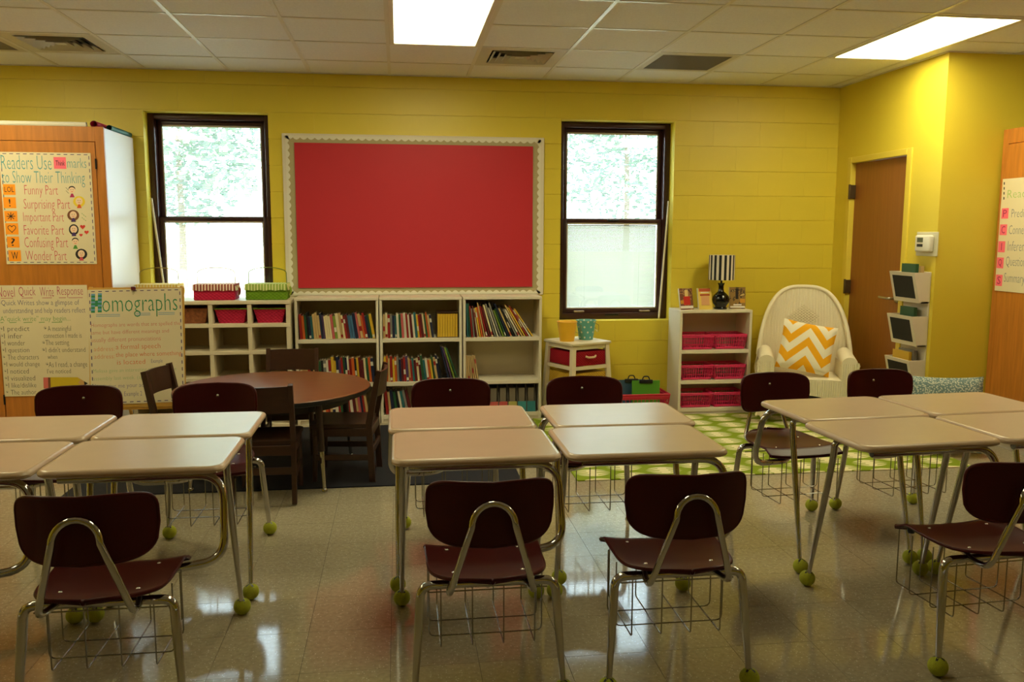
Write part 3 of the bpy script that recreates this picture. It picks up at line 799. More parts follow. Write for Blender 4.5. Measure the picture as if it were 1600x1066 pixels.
# chart on the cabinet: thinking marks
def x1(by, uv, sheet):
    for k, (b, tx) in enumerate([((18, 392, 84, 452), 'LOL'), ((16, 466, 84, 528), '!'), ((18, 545, 88, 605), '*'), ((20, 615, 90, 680), 'heart'), ((25, 693, 92, 755), '?'), ((30, 772, 98, 835), 'W')]):
        a = uv(b[0], b[3]); c = uv(b[2], b[1])
        nt_ = MB().box(a[0], c[0], a[1], c[1], .001, .0016).build('sticky_note', NOTE_O, sheet)
        mb = G_(by, 'black'); cx, cy = (b[0]+b[2])/2, (b[1]+b[3])/2
        if tx == 'heart':
            pts = [(cx+22*math.sin(t)**3, cy-2-1.45*(13*math.cos(t)-5*math.cos(2*t)-2*math.cos(3*t)-math.cos(4*t))) for t in [2*math.pi*j/24 for j in range(25)]]
            line(mb, uv, pts, 3.5, .002)
        elif tx == '*':
            for g in range(4): line(mb, uv, [(cx-24*math.cos(g*math.pi/4), cy-22*math.sin(g*math.pi/4)), (cx+24*math.cos(g*math.pi/4), cy+22*math.sin(g*math.pi/4))], 4, .002)
        else:
            wd = {'LOL': 26, '!': 4, '?': 11, 'W': 18}[tx]; a = uv(cx-wd, cy+22); c = uv(cx+wd, cy-22)
            if tx == 'LOL': a = uv(cx-wd, cy+14); c = uv(cx+wd, cy-16)
            t = text_mb(tx, a[0], a[1], c[0], c[1], .002); mb.add(t.v, t.f)
    a = uv(305, 302); c = uv(372, 235)
    MB().box(a[0], c[0], a[1], c[1], .001, .0016).build('sticky_note', NOTE_P, sheet)
    a = uv(315, 283); c = uv(365, 255); t = text_mb('Think', a[0], a[1], c[0], c[1], .002); G_(by, 'black').add(t.v, t.f)
    figs = [(400, 425, 'black', 'magenta'), (438, 488, 'yellow', 'orange'), (402, 568, 'brown', 'purple'), (402, 652, 'black', 'purple'), (408, 727, 'black', 'green'), (440, 797, 'black', 'pink')]
    for k, (cx, cy, hair, dress) in enumerate(figs):
        if k in (1, 2, 3, 5):
            wv = 34 if k != 3 else 28
            disc(G_(by, hair), uv, cx, cy+4, wv, 32, .0009)
            disc(G_(by, 'skin'), uv, cx, cy+2, 20, 22, .0011)
        else:
            disc(G_(by, hair), uv, cx, cy-8, 19, 16, .0009); disc(G_(by, 'skin'), uv, cx, cy, 18, 17, .0011)
        quad_to(G_(by, dress), uv, [(cx-5, cy+20), (cx+5, cy+20), (cx+14, cy+42), (cx-14, cy+42)], .0013)
        for e in (-6, 6): disc(G_(by, 'black'), uv, cx+e, cy-2, 2.2, 2.2, .0014, 8)
        line(G_(by, 'red'), uv, [(cx-6, cy+8), (cx, cy+11), (cx+6, cy+8)], 2.4, .0014)
    for hx, hy, s in ((453, 640, 15), (474, 672, 13), (442, 688, 10)):
        pts = [(hx+s*math.sin(t)**3, hy-s/16*(13*math.cos(t)-5*math.cos(2*t)-2*math.cos(3*t)-math.cos(4*t))) for t in [2*math.pi*j/20 for j in range(20)]]
        quad_to(G_(by, 'red'), uv, pts, .0011)
    for k in range(6): line(G_(by, 'black'), uv, [(365+(k % 3)*5, 410+k*6), (372+(k % 3)*5, 414+k*6)], 2); line(G_(by, 'green'), uv, [(450+(k % 3)*9, 560+k*8), (456+(k % 3)*9, 566+k*8)], 2.5)
L1 = [('Readers Use', (14, 228, 290, 305), 'teal'), ('marks', (380, 240, 485, 296), 'teal'), ('to Show Their Thinking', (15, 318, 474, 405), 'teal')]
for tx, b in (('Funny Part', (135, 398, 320, 468)), ('Surprising Part', (128, 478, 385, 550)), ('Important Part', (122, 555, 347, 622)), ('Favorite Part', (122, 630, 345, 682)),
              ('Confusing Part', (122, 700, 365, 775)), ('Wonder Part', (125, 780, 355, 832))): L1.append((tx, b, 'pink'))
poster('wall_chart', ((3, 207), (511, 210), (527, 861), (16, 852)), .585, .755, plane_xz(-2.365, 6.231, 1.640), 'chart headed Readers Use with six orange sticky notes on the tall cabinet', 'poster', L1, ('purple', .012, .024, .018, .0022), x1)
# chart: quick write
def x2(by, uv, sheet):
    mg = G_(by, 'magenta')
    for a, b in ((35, 138), (210, 305), (385, 470), (530, 590), (612, 735)): line(mg, uv, [(a, 151), (b, 150)], 4)
    for a, b in ((25, 50), (105, 160), (220, 295), (350, 400), (460, 550)): line(G_(by, 'green'), uv, [(a, 366), (b, 364)], 5)
    quad_to(G_(by, 'salmon'), uv, [(372, 857), (412, 857), (412, 957), (372, 957)]); quad_to(G_(by, 'brown'), uv, [(412, 857), (432, 857), (432, 957), (412, 957)])
    quad_to(G_(by, 'pencil'), uv, [(432, 855), (662, 857), (685, 880), (665, 905), (685, 930), (662, 952), (432, 955)])
    quad_to(G_(by, 'wood'), uv, [(664, 857), (715, 892), (717, 932), (664, 952), (685, 930), (665, 905), (685, 880)])
    quad_to(G_(by, 'black'), uv, [(715, 892), (748, 912), (717, 932)])
L2 = [('Novel', (8, 52, 150, 140), 'magenta'), ('Quick', (188, 52, 328, 142), 'magenta'), ('Write', (368, 55, 485, 138), 'magenta'), ('Response', (518, 52, 738, 150), 'magenta'),
      ('*', (8, 178, 28, 205), 'navy'), ('Quick Writes show a glimpse of', (38, 168, 702, 228), 'navy'), ('understanding and help readers reflect', (52, 236, 752, 298), 'navy'),
      ('A"quick write" may begin...', (25, 308, 620, 368), 'green')]
for k, tx in enumerate(('I predict', 'I infer', 'I wonder', 'I question', 'The characters', 'I would change', 'I noticed', 'I visualized', 'I like/dislike', 'The author')):
    yb = 442+k*63; xr = (268, 205, 225, 260, 338, 345, 250, 302, 310, 308)[k]; x0 = 50+k*3.8
    L2.append(('*', (22+k*3.8, yb-36, 40+k*3.8, yb-14), 'black'))
    L2.append((tx, (x0+(14 if k in (4, 9) else 0), yb-44, xr, yb+(14 if k in (0, 3, 5) else 2)), 'black'))
for tx, b in (('A meaningful', (425, 398, 622, 458)), ('connection I made is', (388, 460, 710, 505)), ('The setting', (402, 522, 600, 582)), ("I didn't understand", (402, 586, 738, 632)),
              ('when', (415, 652, 495, 692)), ('As I read, a change', (422, 715, 748, 780)), ("I've noticed", (408, 778, 606, 822))): L2.append((tx, b, 'black'))
for b in ((390, 400, 412, 428), (372, 530, 394, 556), (370, 592, 392, 620), (396, 722, 418, 748)): L2.append(('*', b, 'black'))
poster('wall_chart', ((0, 38), (775, 40), (790, 1015), (45, 1027)), .585, .775, plane_xz(-2.440, 6.231, .730, 0), 'chart headed Novel Quick Write Response with a drawn yellow pencil', 'poster', L2, None, x2)
# easel with homographs chart
ez = empty('easel', (-1.685, 5.62, 0), R(0), 'light wood easel holding the Homographs chart beside the tall cabinet', 'easel')
PINE = mat('pine_easel', (214, 164, 72), .5, var=.1, vscale=8)
lean = R(7)
def ez_pt(x, z, d=0): return (x, .012+d+(z-.4)*math.tan(lean), z)
for x in (-.262, .293):
    s_ = 1 if x > 0 else -1
    MB().tube([ez_pt(x+s_*.01, .02), ez_pt(x, 1.135)], .013, 4).build('front_leg', PINE, ez)
    MB().tube([(x*.45, .42, .02), ez_pt(x*.8, 1.12, .03)], .012, 4).build('rear_leg', PINE, ez)
bd = MB()
for z in (1.12, .36): bd.tube([ez_pt(-.27, z), ez_pt(.305, z)], .012, 4)
bd.build('cross_rail', PINE, ez)
MB().add([ez_pt(-.275, .37, -.013), ez_pt(.31, .37, -.013), ez_pt(.31, 1.13, -.013), ez_pt(-.275, 1.13, -.013), ez_pt(-.275, .37, -.007), ez_pt(.31, .37, -.007), ez_pt(.31, 1.13, -.007), ez_pt(-.275, 1.13, -.007)],
         [[0, 1, 2, 3], [7, 6, 5, 4], [0, 4, 5, 1], [1, 5, 6, 2], [2, 6, 7, 3], [3, 7, 4, 0]]).build('backing_board', PINE, ez)
def x3(by, uv, sheet):
    # large first letter H with stripes
    hg, bl = G_(by, 'hgreen'), G_(by, 'blue')
    for (xa, xb, ya, yb) in ((652, 680, 140, 278), (700, 728, 136, 275)):
        for k in range(10):
            y0 = ya+(yb-ya)*k/10; y1 = ya+(yb-ya)*(k+1)/10
            quad_to(hg if k % 2 else bl, uv, [(xa, y0), (xb, y0), (xb, y1), (xa, y1)])
    quad_to(hg, uv, [(680, 190), (700, 188), (700, 232), (680, 234)])
    for a, b in ((688, 858), (972, 1075), (1132, 1250)):
        for dy in (0, 12): line(bl, uv, [(a, 292+dy-(a-688)*.03), (b, 290+dy-(a-688)*.03)], 3.5)
L3 = [('omographs', (735, 135, 1265, 315), 'hgreen'), ('Homographs are words that are spelled the', (655, 340, 1290, 392), 'salmon'), ('same but have different meanings and', (652, 395, 1208, 445), 'salmon'),
      ('usually different pronunciations', (658, 448, 1150, 502), 'salmon'), ('address:', (675, 522, 820, 558), 'lorange'), ('a formal speech', (832, 500, 1148, 556), 'orange'),
      ('address:', (678, 577, 822, 612), 'lorange'), ('the place where something', (832, 555, 1300, 610), 'orange'), ('is located', (842, 615, 1040, 655), 'orange'), ('Example', (1085, 615, 1165, 652), 'lilac'),
      ('Melissa gave an interesting address at the', (672, 672, 1265, 722), 'pale'), ('assembly last week. (speech)', (672, 730, 1110, 778), 'pale'), ('If you give me your address', (675, 785, 1120, 838), 'lilac'), ('Example 2', (895, 848, 1020, 895), 'lilac')]
c0 = ez.location
Mz = Matrix.Translation((c0.x+.015, c0.y+.012-.0155+(.757-.4)*math.tan(lean), .757)) @ Matrix.Rotation(R(90)-lean, 4, 'X') @ Matrix.Rotation(R(1.0), 4, 'Z')
poster('paper_chart', ((625, 112), (1298, 97), (1335, 928), (660, 948)), .575, .735, Mz, 'paper chart titled Homographs clipped on the wooden easel', 'poster', L3, ('purple', .012, .022, .02, .0024), x3)
bc = empty('binder_clip', (c0.x+.0, c0.y+.012+(1.125-.4)*math.tan(lean)-.02, 1.118), 0, 'small dark red binder clip at the top of the Homographs chart', 'clip')
MB().bbox(-.013, .013, -.006, .012, -.006, .018, .002, 1).build('jaw', mat('clip_maroon', (96, 24, 34), .4), bc)
MB().tube(fillet([(-.008, -.009, .0), (-.005, -.012, -.03), (.005, -.012, -.03), (.008, -.009, .0)], .005, 3), .0012, 6).build('wire_handle', CHROME, bc, 50)
# PCIQS chart on right cabinet (faces -X)
Mp = Matrix.Translation((4.150, 5.178, 1.478)) @ Matrix(((0, 0, -1, 0), (-1, 0, 0, 0), (0, 1, 0, 0), (0, 0, 0, 1)))
def x4(by, uv, sheet):
    for k, (b, tx) in enumerate((((168, 520, 212, 578), 'P'), ((160, 610, 206, 668), 'C'), ((152, 704, 198, 762), 'I'), ((146, 795, 192, 850), 'Q'), ((142, 892, 188, 948), 'S'))):
        a = uv(b[0], b[3]); c = uv(b[2], b[1])
        MB().box(a[0], c[0], a[1], c[1], .001, .0016).build('sticky_note', NOTE_P, sheet)
        cx, cy = (b[0]+b[2])/2, (b[1]+b[3])/2; wl = 3 if tx == 'I' else 12; a = uv(cx-wl, cy+20); c = uv(cx+wl, cy-20); t = text_mb(tx, a[0], a[1], c[0], c[1], .002); G_(by, 'magenta').add(t.v, t.f)
    for k in range(4): line(G_(by, 'black'), uv, [(181, 378+k*27), (181, 392+k*27)], 6)
QL = 172, 362, 135, 975
L4 = [('Predict', (228, 525, 330, 572), 'grey'), ('Connect', (216, 618, 330, 665), 'grey'), ('Inference', (212, 712, 350, 758), 'grey'), ('Question', (204, 800, 325, 850), 'grey'), ('Summary', (196, 898, 325, 948), 'grey'),
      ('Reading', (200, 410, 375, 480), 'lgreen')]
poster('wall_chart', ((172, 362), (495, 330), (505, 1040), (135, 975)), .55, .77, Mp, 'chart with five pink letter notes P C I Q S on the side cabinet', 'poster', L4, None, x4)

# ------------------------------------------------------------------ bulletin board
bbx0, bbx1, bz0, bz1 = -.885, 1.185, .978, 2.250
brd = empty('bulletin_board', ((bbx0+bbx1)/2, DW-.0015, (bz0+bz1)/2), 0, 'red paper bulletin board with scalloped white border between the windows', 'bulletin board')
hw, hh = (bbx1-bbx0)/2, (bz1-bz0)/2
MB().bbox(-hw, hw, -.018, 0, -hh, hh, .004, 1).build('white_panel', mat('board_white', (226, 216, 194), .6), brd)
MB().box(-hw+.036, hw-.036, -.0205, -.018, -hh+.020, hh-.026).build('tan_backing', mat('board_tan', (178, 164, 122), .7), brd)
# scalloped trim: strip whose inner edge is wavy
def scallop(x0, y0, x1, y1, nx, ny, wdt=.024, amp=.010, per=.056):
    L = math.hypot(x1-x0, y1-y0); n = max(2, int(round(L/per))); mb = MB(); S = n*8; tx, ty = (x1-x0)/L, (y1-y0)/L
    vs = []
    for k in range(S+1):
        t = L*k/S; w_ = wdt+amp*abs(math.sin(math.pi*n*k/S))*1.6-amp
        vs += [(x0+tx*t, -.0225, y0+ty*t), (x0+tx*t+nx*w_, -.0225, y0+ty*t+ny*w_)]
    vs += [(v[0], -.0195, v[2]) for v in vs]; o = 2*(S+1)
    mb.add(vs, [[2*k, 2*k+1, 2*k+3, 2*k+2] for k in range(S)]+[[2*k+1, o+2*k+1, o+2*k+3, 2*k+3] for k in range(S)]); return mb
sx, sz0, sz1 = hw-.028, -hh+.012, hh-.018
for a in ((-sx, sz1, sx, sz1, 0, -1), (-sx, sz0, sx, sz0, 0, 1), (-sx, sz0, -sx, sz1, 1, 0), (sx, sz0, sx, sz1, -1, 0)):
    scallop(*a).build('scalloped_trim', mat('trim_white', (230, 224, 204), .7), brd)
rp = MB()
rp.grid(lambda u, v: Vector((-hw+.095+u*(2*hw-.19), -.0300-.0026*(math.sin(u*9+v*3.5)*math.sin(v*5-u*6)+.6*math.sin(u*3.1-v*7.3)), -hh+.068+v*(2*hh-.14))), 60, 36)
rp.build('red_paper', mat('red_paper', (192, 30, 44), .6, var=.03, vscale=2), brd, 80)

# ------------------------------------------------------------------ cubby unit
cub = empty('cubby_shelf', (-1.980, 6.55, 0), 0, 'cream cubby shelf with square compartments below the window', 'shelf')
cw, cd = 1.163, .37
CZ = [0.0, .17, .365, .567, .773]; ct = .975
for z in CZ: MB().bbox(.0, cw, 0, cd, z, z+.028, .002, 1).build('shelf_board', CREAM, cub)
MB().bbox(-.004, cw+.004, -.004, cd, ct-.028, ct, .003, 1).build('top_board', CREAM, cub)
for k in range(5):
    x = .0+k*(cw-.03)/4
    for a, c in zip(CZ, CZ[1:]+[ct-.028]): MB().box(x, x+.03, .0015, cd, a+.028, c).build('divider', CREAM, cub)
MB().box(0, cw, cd-.006, cd, 0, ct-.02).build('back_panel', mat('cubby_back', (190, 172, 136), .6), cub)
# bins in the cubbies
def bin_(x, y, z, label, body, rim=None, w=.235, h=.11):
    o = empty('storage_bin', (x, y, z), 0, label, 'bin', 'bins in the cubby shelf')
    mb = MB(); a, c, d0, d1 = w/2-.028, w/2, .10, .125
    def ring(f): return [(-a-(c-a)*f, -d0-(d1-d0)*f, h*f), (a+(c-a)*f, -d0-(d1-d0)*f, h*f), (a+(c-a)*f, d0+(d1-d0)*f, h*f), (-a-(c-a)*f, d0+(d1-d0)*f, h*f)]
    r0, r1 = ring(0), ring(1); inn = [(p[0]*.95, p[1]*.95, p[2]) for p in r1]; inb = [(p[0]*.95, p[1]*.95, .005) for p in r0]
    mb.add(r0+r1+inn+inb, [[0, 3, 2, 1]]+[[k, (k+1) % 4, 4+(k+1) % 4, 4+k] for k in range(4)]+[[4+k, 4+(k+1) % 4, 8+(k+1) % 4, 8+k] for k in range(4)]+[[8+k, 8+(k+1) % 4, 12+(k+1) % 4, 12+k] for k in range(4)]+[[12, 13, 14, 15]])
    mb.build('body', body, o)
    if rim: MB().tube([(p[0], p[1], p[2]) for p in r1], .006, 6, closed=True).build('rim', rim, o)
LIME = mat('lime_rim', (128, 158, 40), .6)
xc = lambda k: -1.98+.015+(k+.5)*(cw-.03)/4
bin_(xc(2), 6.55+.16, .8015, 'pink fabric bin with lime rim in the cubby under the pink basket', weave('pink_weave', (208, 40, 78)), LIME)
bin_(xc(3), 6.55+.16, .8015, 'pink fabric bin with lime rim in the cubby under the green basket', MATS['pink_weave'], LIME)
bin_(xc(1), 6.55+.16, .8015, 'brown patterned bin in the cubby beside the easel', mat('brown_pattern', (150, 88, 48), .7, var=.5, vscale=45), None, .235, .115)
def handbasket(x, w, col, stripe_a, stripe_b, label, hang):
    o = empty('gift_basket', (x, 6.70, ct+.001), 0, label, 'basket', 'handled baskets on the cubby shelf')
    h = .125; d = .10
    MB().bbox(-w/2, w/2, -d, d, 0, h-.02, .008, 2).build('body', weave(label.split()[0]+'_basket_weave', col), o, 40)
    fo = MB()
    for r0, r1, z0, z1 in ((1.0, 1.025, h-.005, h-.052),):
        pts0 = [(-w/2-.002, -d-.004), (w/2+.002, -d-.004), (w/2+.002, d+.004), (-w/2-.002, d+.004)]
        for k in range(4):
            a, c = Vector(pts0[k]+(0,)), Vector(pts0[(k+1) % 4]+(0,)); S = 14
            nrm = Vector(((c-a).y, -(c-a).x, 0)).normalized()
            vs = []
            for i in range(S+1):
                p = a+(c-a)*i/S; q = .003*math.sin(i*2.1)
                vs += [(p.x, p.y, z0), (p.x+nrm.x*(.006+q), p.y+nrm.y*(.006+q), z1+.004*math.sin(i*1.7))]
            fo.add(vs, [[2*i, 2*i+1, 2*i+3, 2*i+2] for i in range(S)])
        fo.add([(p[0], p[1], z0) for p in pts0], [[0, 1, 2, 3]])
    fo.build('fabric_liner', stripes(label.split()[0]+'_liner', stripe_a, stripe_b, .022), o)
    hp = [Vector((-w/2+.01, 0, h-.03)), Vector((-w/2+.012, 0, h+.075))]+[Vector((-(w/2-.012)*math.cos(math.pi*k/14), 0, h+.075+.042*math.sin(math.pi*k/14))) for k in range(1, 14)]+[Vector((w/2-.012, 0, h+.075)), Vector((w/2-.01, 0, h-.03))]
    MB().tube(hp, .0032, 8).build('handle', mat('handle_wire_'+hang[0], hang[1], .4, metal=.3), o, 60)
    rb = MB()
    for k in range(3): rb.tube(fillet([(w/2+.004, -.03+.03*k, h-.02), (w/2+.022, -.03+.03*k, h-.05), (w/2+.012, -.02+.03*k, .03)], .02, 3), .0045, 5)
    rb.build('ribbon', MATS[label.split()[0]+'_liner'], o)
handbasket(-1.79, .30, (214, 176, 60), (230, 196, 90), (240, 224, 170), 'yellow handled basket with striped liner behind the easel on the cubby shelf', ('y', (170, 150, 70)))
handbasket(-1.375, .30, (208, 36, 76), (150, 60, 40), (240, 214, 190), 'pink handled basket with striped liner on the cubby shelf', ('p', (200, 170, 150)))
handbasket(-.995, .305, (116, 160, 34), (150, 180, 70), (214, 220, 150), 'green handled basket with striped liner on the cubby shelf', ('g', (110, 130, 60)))

# ------------------------------------------------------------------ bookcases and books
def bookcase(x0, x1, y0, h, shelves, label, t=.02, depth=.303, base=.05, bw=WHITE):
    o = empty('bookcase', (x0, y0, 0), 0, label, 'bookcase', 'low white bookcases')
    w = x1-x0
    for x in (0, w-t): MB().bbox(x, x+t, 0, depth, 0, h-.022, .0015, 1).build('side_panel', bw, o)
    MB().bbox(0, w, -.003, depth, h-.022, h, .002, 1).build('top_panel', bw, o)
    for z in shelves: MB().bbox(t, w-t, .004, depth-.008, z, z+.03, .0015, 1).build('shelf', bw, o)
    MB().box(t, w-t, depth-.008, depth, 0, h-.022).build('back_panel', mat('bookcase_back', (204, 190, 160), .6), o)
    MB().box(t, w-t, .012, .02, 0, shelves[-1]).build('plinth', bw, o)
    return o
BX = [(-.79, -.158), (-.150, .487), (.497, 1.122)]
names = ['beside the cubbies', 'in the middle of three', 'beside the drawer stand']
for (a, c), nm in zip(BX, names): bookcase(a, c, 6.60, .988, [.637, .292, .03], 'white bookcase full of books under the bulletin board, '+nm)
bookcase(2.268, 2.885, 6.63, .862, [.505, .252, .02], 'white bookcase with pink baskets beside the wicker chair', t=.022, depth=.295)
BC = dict(red=(150, 32, 28), darkred=(92, 24, 26), green=(40, 84, 52), teal=(44, 104, 108), navy=(30, 36, 64), blue=(66, 108, 144), tan=(196, 164, 110), cream=(222, 204, 160), yellow=(214, 172, 48), orange=(200, 92, 36), black=(28, 26, 26), grey=(128, 124, 118), purple=(84, 58, 96), pink=(190, 92, 92), lime=(120, 142, 50), white=(218, 210, 190))
BMAT = {k: mat('cover_'+k, v, .45) for k, v in BC.items()}
PAGES = mat('page_edges', (214, 200, 166), .9)
def book_mesh(t, h, d, col, band):
    mb = MB(); c = .0014
    mb.box(0, c, 0, d, 0, h).box(t-c, t, 0, d, 0, h).box(c, t-c, 0, c, 0, h)
    mb.box(c, t-c, c, d-.004, .003, h-.003, 1)
    if band:
        z0, z1 = band; mb.box(.0004, t-.0004, -.0003, .0, z0*h, z1*h, 2)
    return mb.mesh('book', [BMAT[col], PAGES, BMAT['white' if col not in ('white', 'cream', 'tan') else 'red']])
rb = random.Random(11); NB_ = 0
def put_row(x0, x1, y, z, cols, hmin, hmax, tmin, tmax, a0, a1, place, kind='paperback', dmin=.12, dmax=.15):
    global NB_
    x = x0; k = 0; n = len(cols); pa = None; ph = 0
    while k < n:
        col = cols[k]; f = k/max(1, n-1); a = R(a0+(a1-a0)*f); t = rb.uniform(tmin, tmax); h = rb.uniform(hmin, hmax); d = rb.uniform(dmin, dmax)
        if pa is not None and a > pa: x += max(ph, h)*(math.sin(a)-math.sin(pa))*1.02
        elif pa is None: x += h*math.sin(a)
        if x+t/math.cos(a) > x1: break
        band = None
        r_ = rb.random()
        if r_ < .12: band = (.05, .16)
        elif r_ < .22: band = (.3, .5)
        elif r_ < .34: band = (.68, .85)
        o = inst('book', book_mesh(t, h, d, col, band), None, (x, y+rb.uniform(0, .015), z+.0008), (0, -a, 0))
        pv, nx_ = (cols[k-1] if k else None), (cols[k+1] if k+1 < n else None)
        nb = f'between {pv} and {nx_}' if pv and nx_ else (f'starting the row before {nx_}' if nx_ else f'ending the row after {pv}')
        tag(o, f'{col} {kind} {nb}, {place}', 'book', f'{col} {kind}s {nb}, {place}')
        x += t/math.cos(a)+.0012+(.0035 if a > R(14) else 0); pa = a; ph = h; k += 1
    return x
P1, P2, P3 = 'bookcase beside the cubbies', 'middle bookcase', 'bookcase beside drawer stand'
yb = 6.625
put_row(-.765, -.182, yb, .667, 'red orange green black navy teal tan tan tan navy purple cream cream cream pink lime cream tan cream red darkred blue blue navy pink tan orange red navy green yellow lime black tan grey red'.split(), .175, .205, .013, .022, 3, 11, 'top shelf, '+P1)
put_row(-.765, -.182, yb, .322, 'cream tan tan red black tan red green black grey white red yellow yellow navy purple red green navy white red orange black yellow darkred darkred cream green orange navy tan pink darkred'.split(), .17, .205, .013, .021, 1, 5, 'second shelf, '+P1)
put_row(-.765, -.182, yb, .06, 'red navy tan red white green black red cream orange red tan navy white red green black tan red white darkred tan pink navy red tan'.split(), .15, .19, .014, .022, 1, 7, 'bottom shelf, '+P1)
xe = put_row(-.124, .28, yb, .667, 'tan cream red grey navy teal white green pink white red white darkred white teal yellow red darkred cream green orange tan navy grey purple black tan red'.split(), .17, .20, .011, .018, 0, 10, 'top shelf, '+P2)
put_row(-.124, .335, yb, .322, 'yellow orange tan red yellow orange grey navy darkred red purple tan red teal darkred cream darkred green teal white orange yellow green tan navy black grey purple tan cream'.split(), .165, .21, .012, .018, 0, 10, 'second shelf, '+P2)
put_row(-.124, .12, yb, .06, 'red tan navy green black white teal grey darkred red navy'.split(), .18, .205, .014, .022, 4, 14, 'bottom shelf, '+P2)
for k, col in enumerate(('navy', 'purple', 'lime', 'green')):
    a = R(13+k*2); o = inst('book', book_mesh(.012, .28, .2, col, None), None, (.379+k*.0235, 6.61-.002*k, .3228), (0, -a, 0))
    tag(o, f'tall thin {col} book leaning at the end of the middle bookcase second shelf', 'book')
# yellow set in an open case
sl = empty('slipcase', (.292, 6.625, .668), 0, 'dark open slipcase around the yellow book set on the middle bookcase', 'box')
MB().box(0, .004, 0, .15, 0, .20).box(.166, .170, 0, .15, 0, .20).box(.004, .166, 0, .15, .196, .20).box(.004, .166, 0, .15, 0, .004).box(.004, .166, .146, .15, .004, .196).build('shell', mat('slipcase_brown', (66, 42, 24), .6), sl)
for k in range(8):
    o = inst('book', book_mesh(.0178, .182, .135, 'yellow', None), None, (.2975+k*.0199, 6.628, .6725)); tag(o, 'yellow volume of the matching set inside the dark slipcase', 'book', 'yellow boxed set')
put_row(.522, 1.09, 6.615, .667, 'teal green red grey darkred cream yellow orange tan red darkred cream grey white grey lime green navy tan black grey white tan yellow red white yellow'.split(), .22, .285, .008, .0135, 2, 34, 'top shelf, '+P3, 'picture book', .19, .22)
put_row(.520, .63, yb, .322, ['tan']*7, .19, .20, .010, .012, 1, 10, 'second shelf, '+P3, 'thin booklet')
FB = [('red', 'patterned pink', (206, 96, 84)), ('pink', 'patterned red', (200, 84, 78)), ('y', 'yellow striped', (188, 178, 92)), ('t', 'teal', (64, 146, 150)), ('t2', 'deep teal', (50, 128, 134)), ('r0', 'coral', (214, 110, 90))]
for k, (n_, cn, rgb) in enumerate([FB[5]]+FB[:5]):
    x = .63+k*.0755
    o = empty('magazine_file', (x, 6.615, .0612), 0, f'{cn} magazine file box on the bottom shelf beside the drawer stand', 'file box', 'magazine files on the bottom shelf')
    c = mat('file_'+n_, rgb, .6, var=.12, vscale=60); g = mat('file_grey', (92, 84, 72), .7)
    w = .072; poly = [(0, 0), (.23, 0), (.23, .225), (.06, .225), (0, .085)]
    mt = Matrix(((0, 0, 1, 0), (1, 0, 0, 0), (0, 1, 0, 0), (0, 0, 0, 1)))
    for a in (0, w-.003): MB().prism(poly, a, a+.003, 0, mt).build('side', g, o)
    MB().box(.003, w-.003, 0, .003, 0, .085).build('front', c, o)
    MB().box(.003, w-.003, .227, .23, 0, .225).box(.003, w-.003, .003, .227, 0, .003).build('back', g, o)
    MB().box(.012, w-.012, .02, .22, .005, .19).build('papers', mat('file_papers', (120, 110, 92), .8), o)

# pink plastic baskets in the right bookcase
def pbasket(x, y, z, w, d, h, label, group, mm=PINK, name='plastic_basket'):
    o = empty(name, (x, y, z), 0, label, 'basket', group)
    t = .86
    def at(f, sx, sy): k = t+(1-t)*f; return Vector((sx*w/2*k, sy*d/2*k, h*f))
    mb = MB()
    b0 = [at(0, *s) for s in ((-1, -1), (1, -1), (1, 1), (-1, 1))]
    mb.add(b0+[v+Vector((0, 0, .003)) for v in b0], [[0, 3, 2, 1], [4, 5, 6, 7], [0, 1, 5, 4], [1, 2, 6, 5], [2, 3, 7, 6], [3, 0, 4, 7]]); mb.build('bottom', mm, o)
    MB().tube([at(1, *s) for s in ((-1, -1), (1, -1), (1, 1), (-1, 1))], .006, 6, closed=True).build('rim', mm, o)
    la = MB()
    for k in range(4):
        s0 = ((-1, -1), (1, -1), (1, 1), (-1, 1))[k]; s1 = ((-1, -1), (1, -1), (1, 1), (-1, 1))[(k+1) % 4]
        n = 13 if k % 2 == 0 else 11
        if name == 'plastic_crate':
            for f0, f1 in ((0, .66), (.80, 1)):
                q4 = [at(f0, *s0), at(f0, *s1), at(f1, *s1), at(f1, *s0)]; la.add(q4, [[0, 1, 2, 3]])
        for i in range(n+1):
            f = i/n; lo = at(0, *s0).lerp(at(0, *s1), f); hi = at(1, *s0).lerp(at(1, *s1), f); la.tube([lo, hi], .0026 if 0 < i < n else .005, 4)
        for fz in (.1, .36, .62, .9):
            la.tube([at(fz, *s0), at(fz, *s1)], .0022 if fz in (.36, .62) else .0065, 4)
    la.build('lattice', mm, o)
    return o
for r_, z in enumerate((.535, .282, .05)):
    for c_, x in enumerate((2.435, 2.715)):
        pbasket(x, 6.755, z+.002, .272, .21, .118, f"pink slotted plastic basket on the {('top', 'middle', 'bottom')[r_]} shelf, {('bucket stand', 'wicker chair')[c_]} side", 'pink baskets in the bookcase')

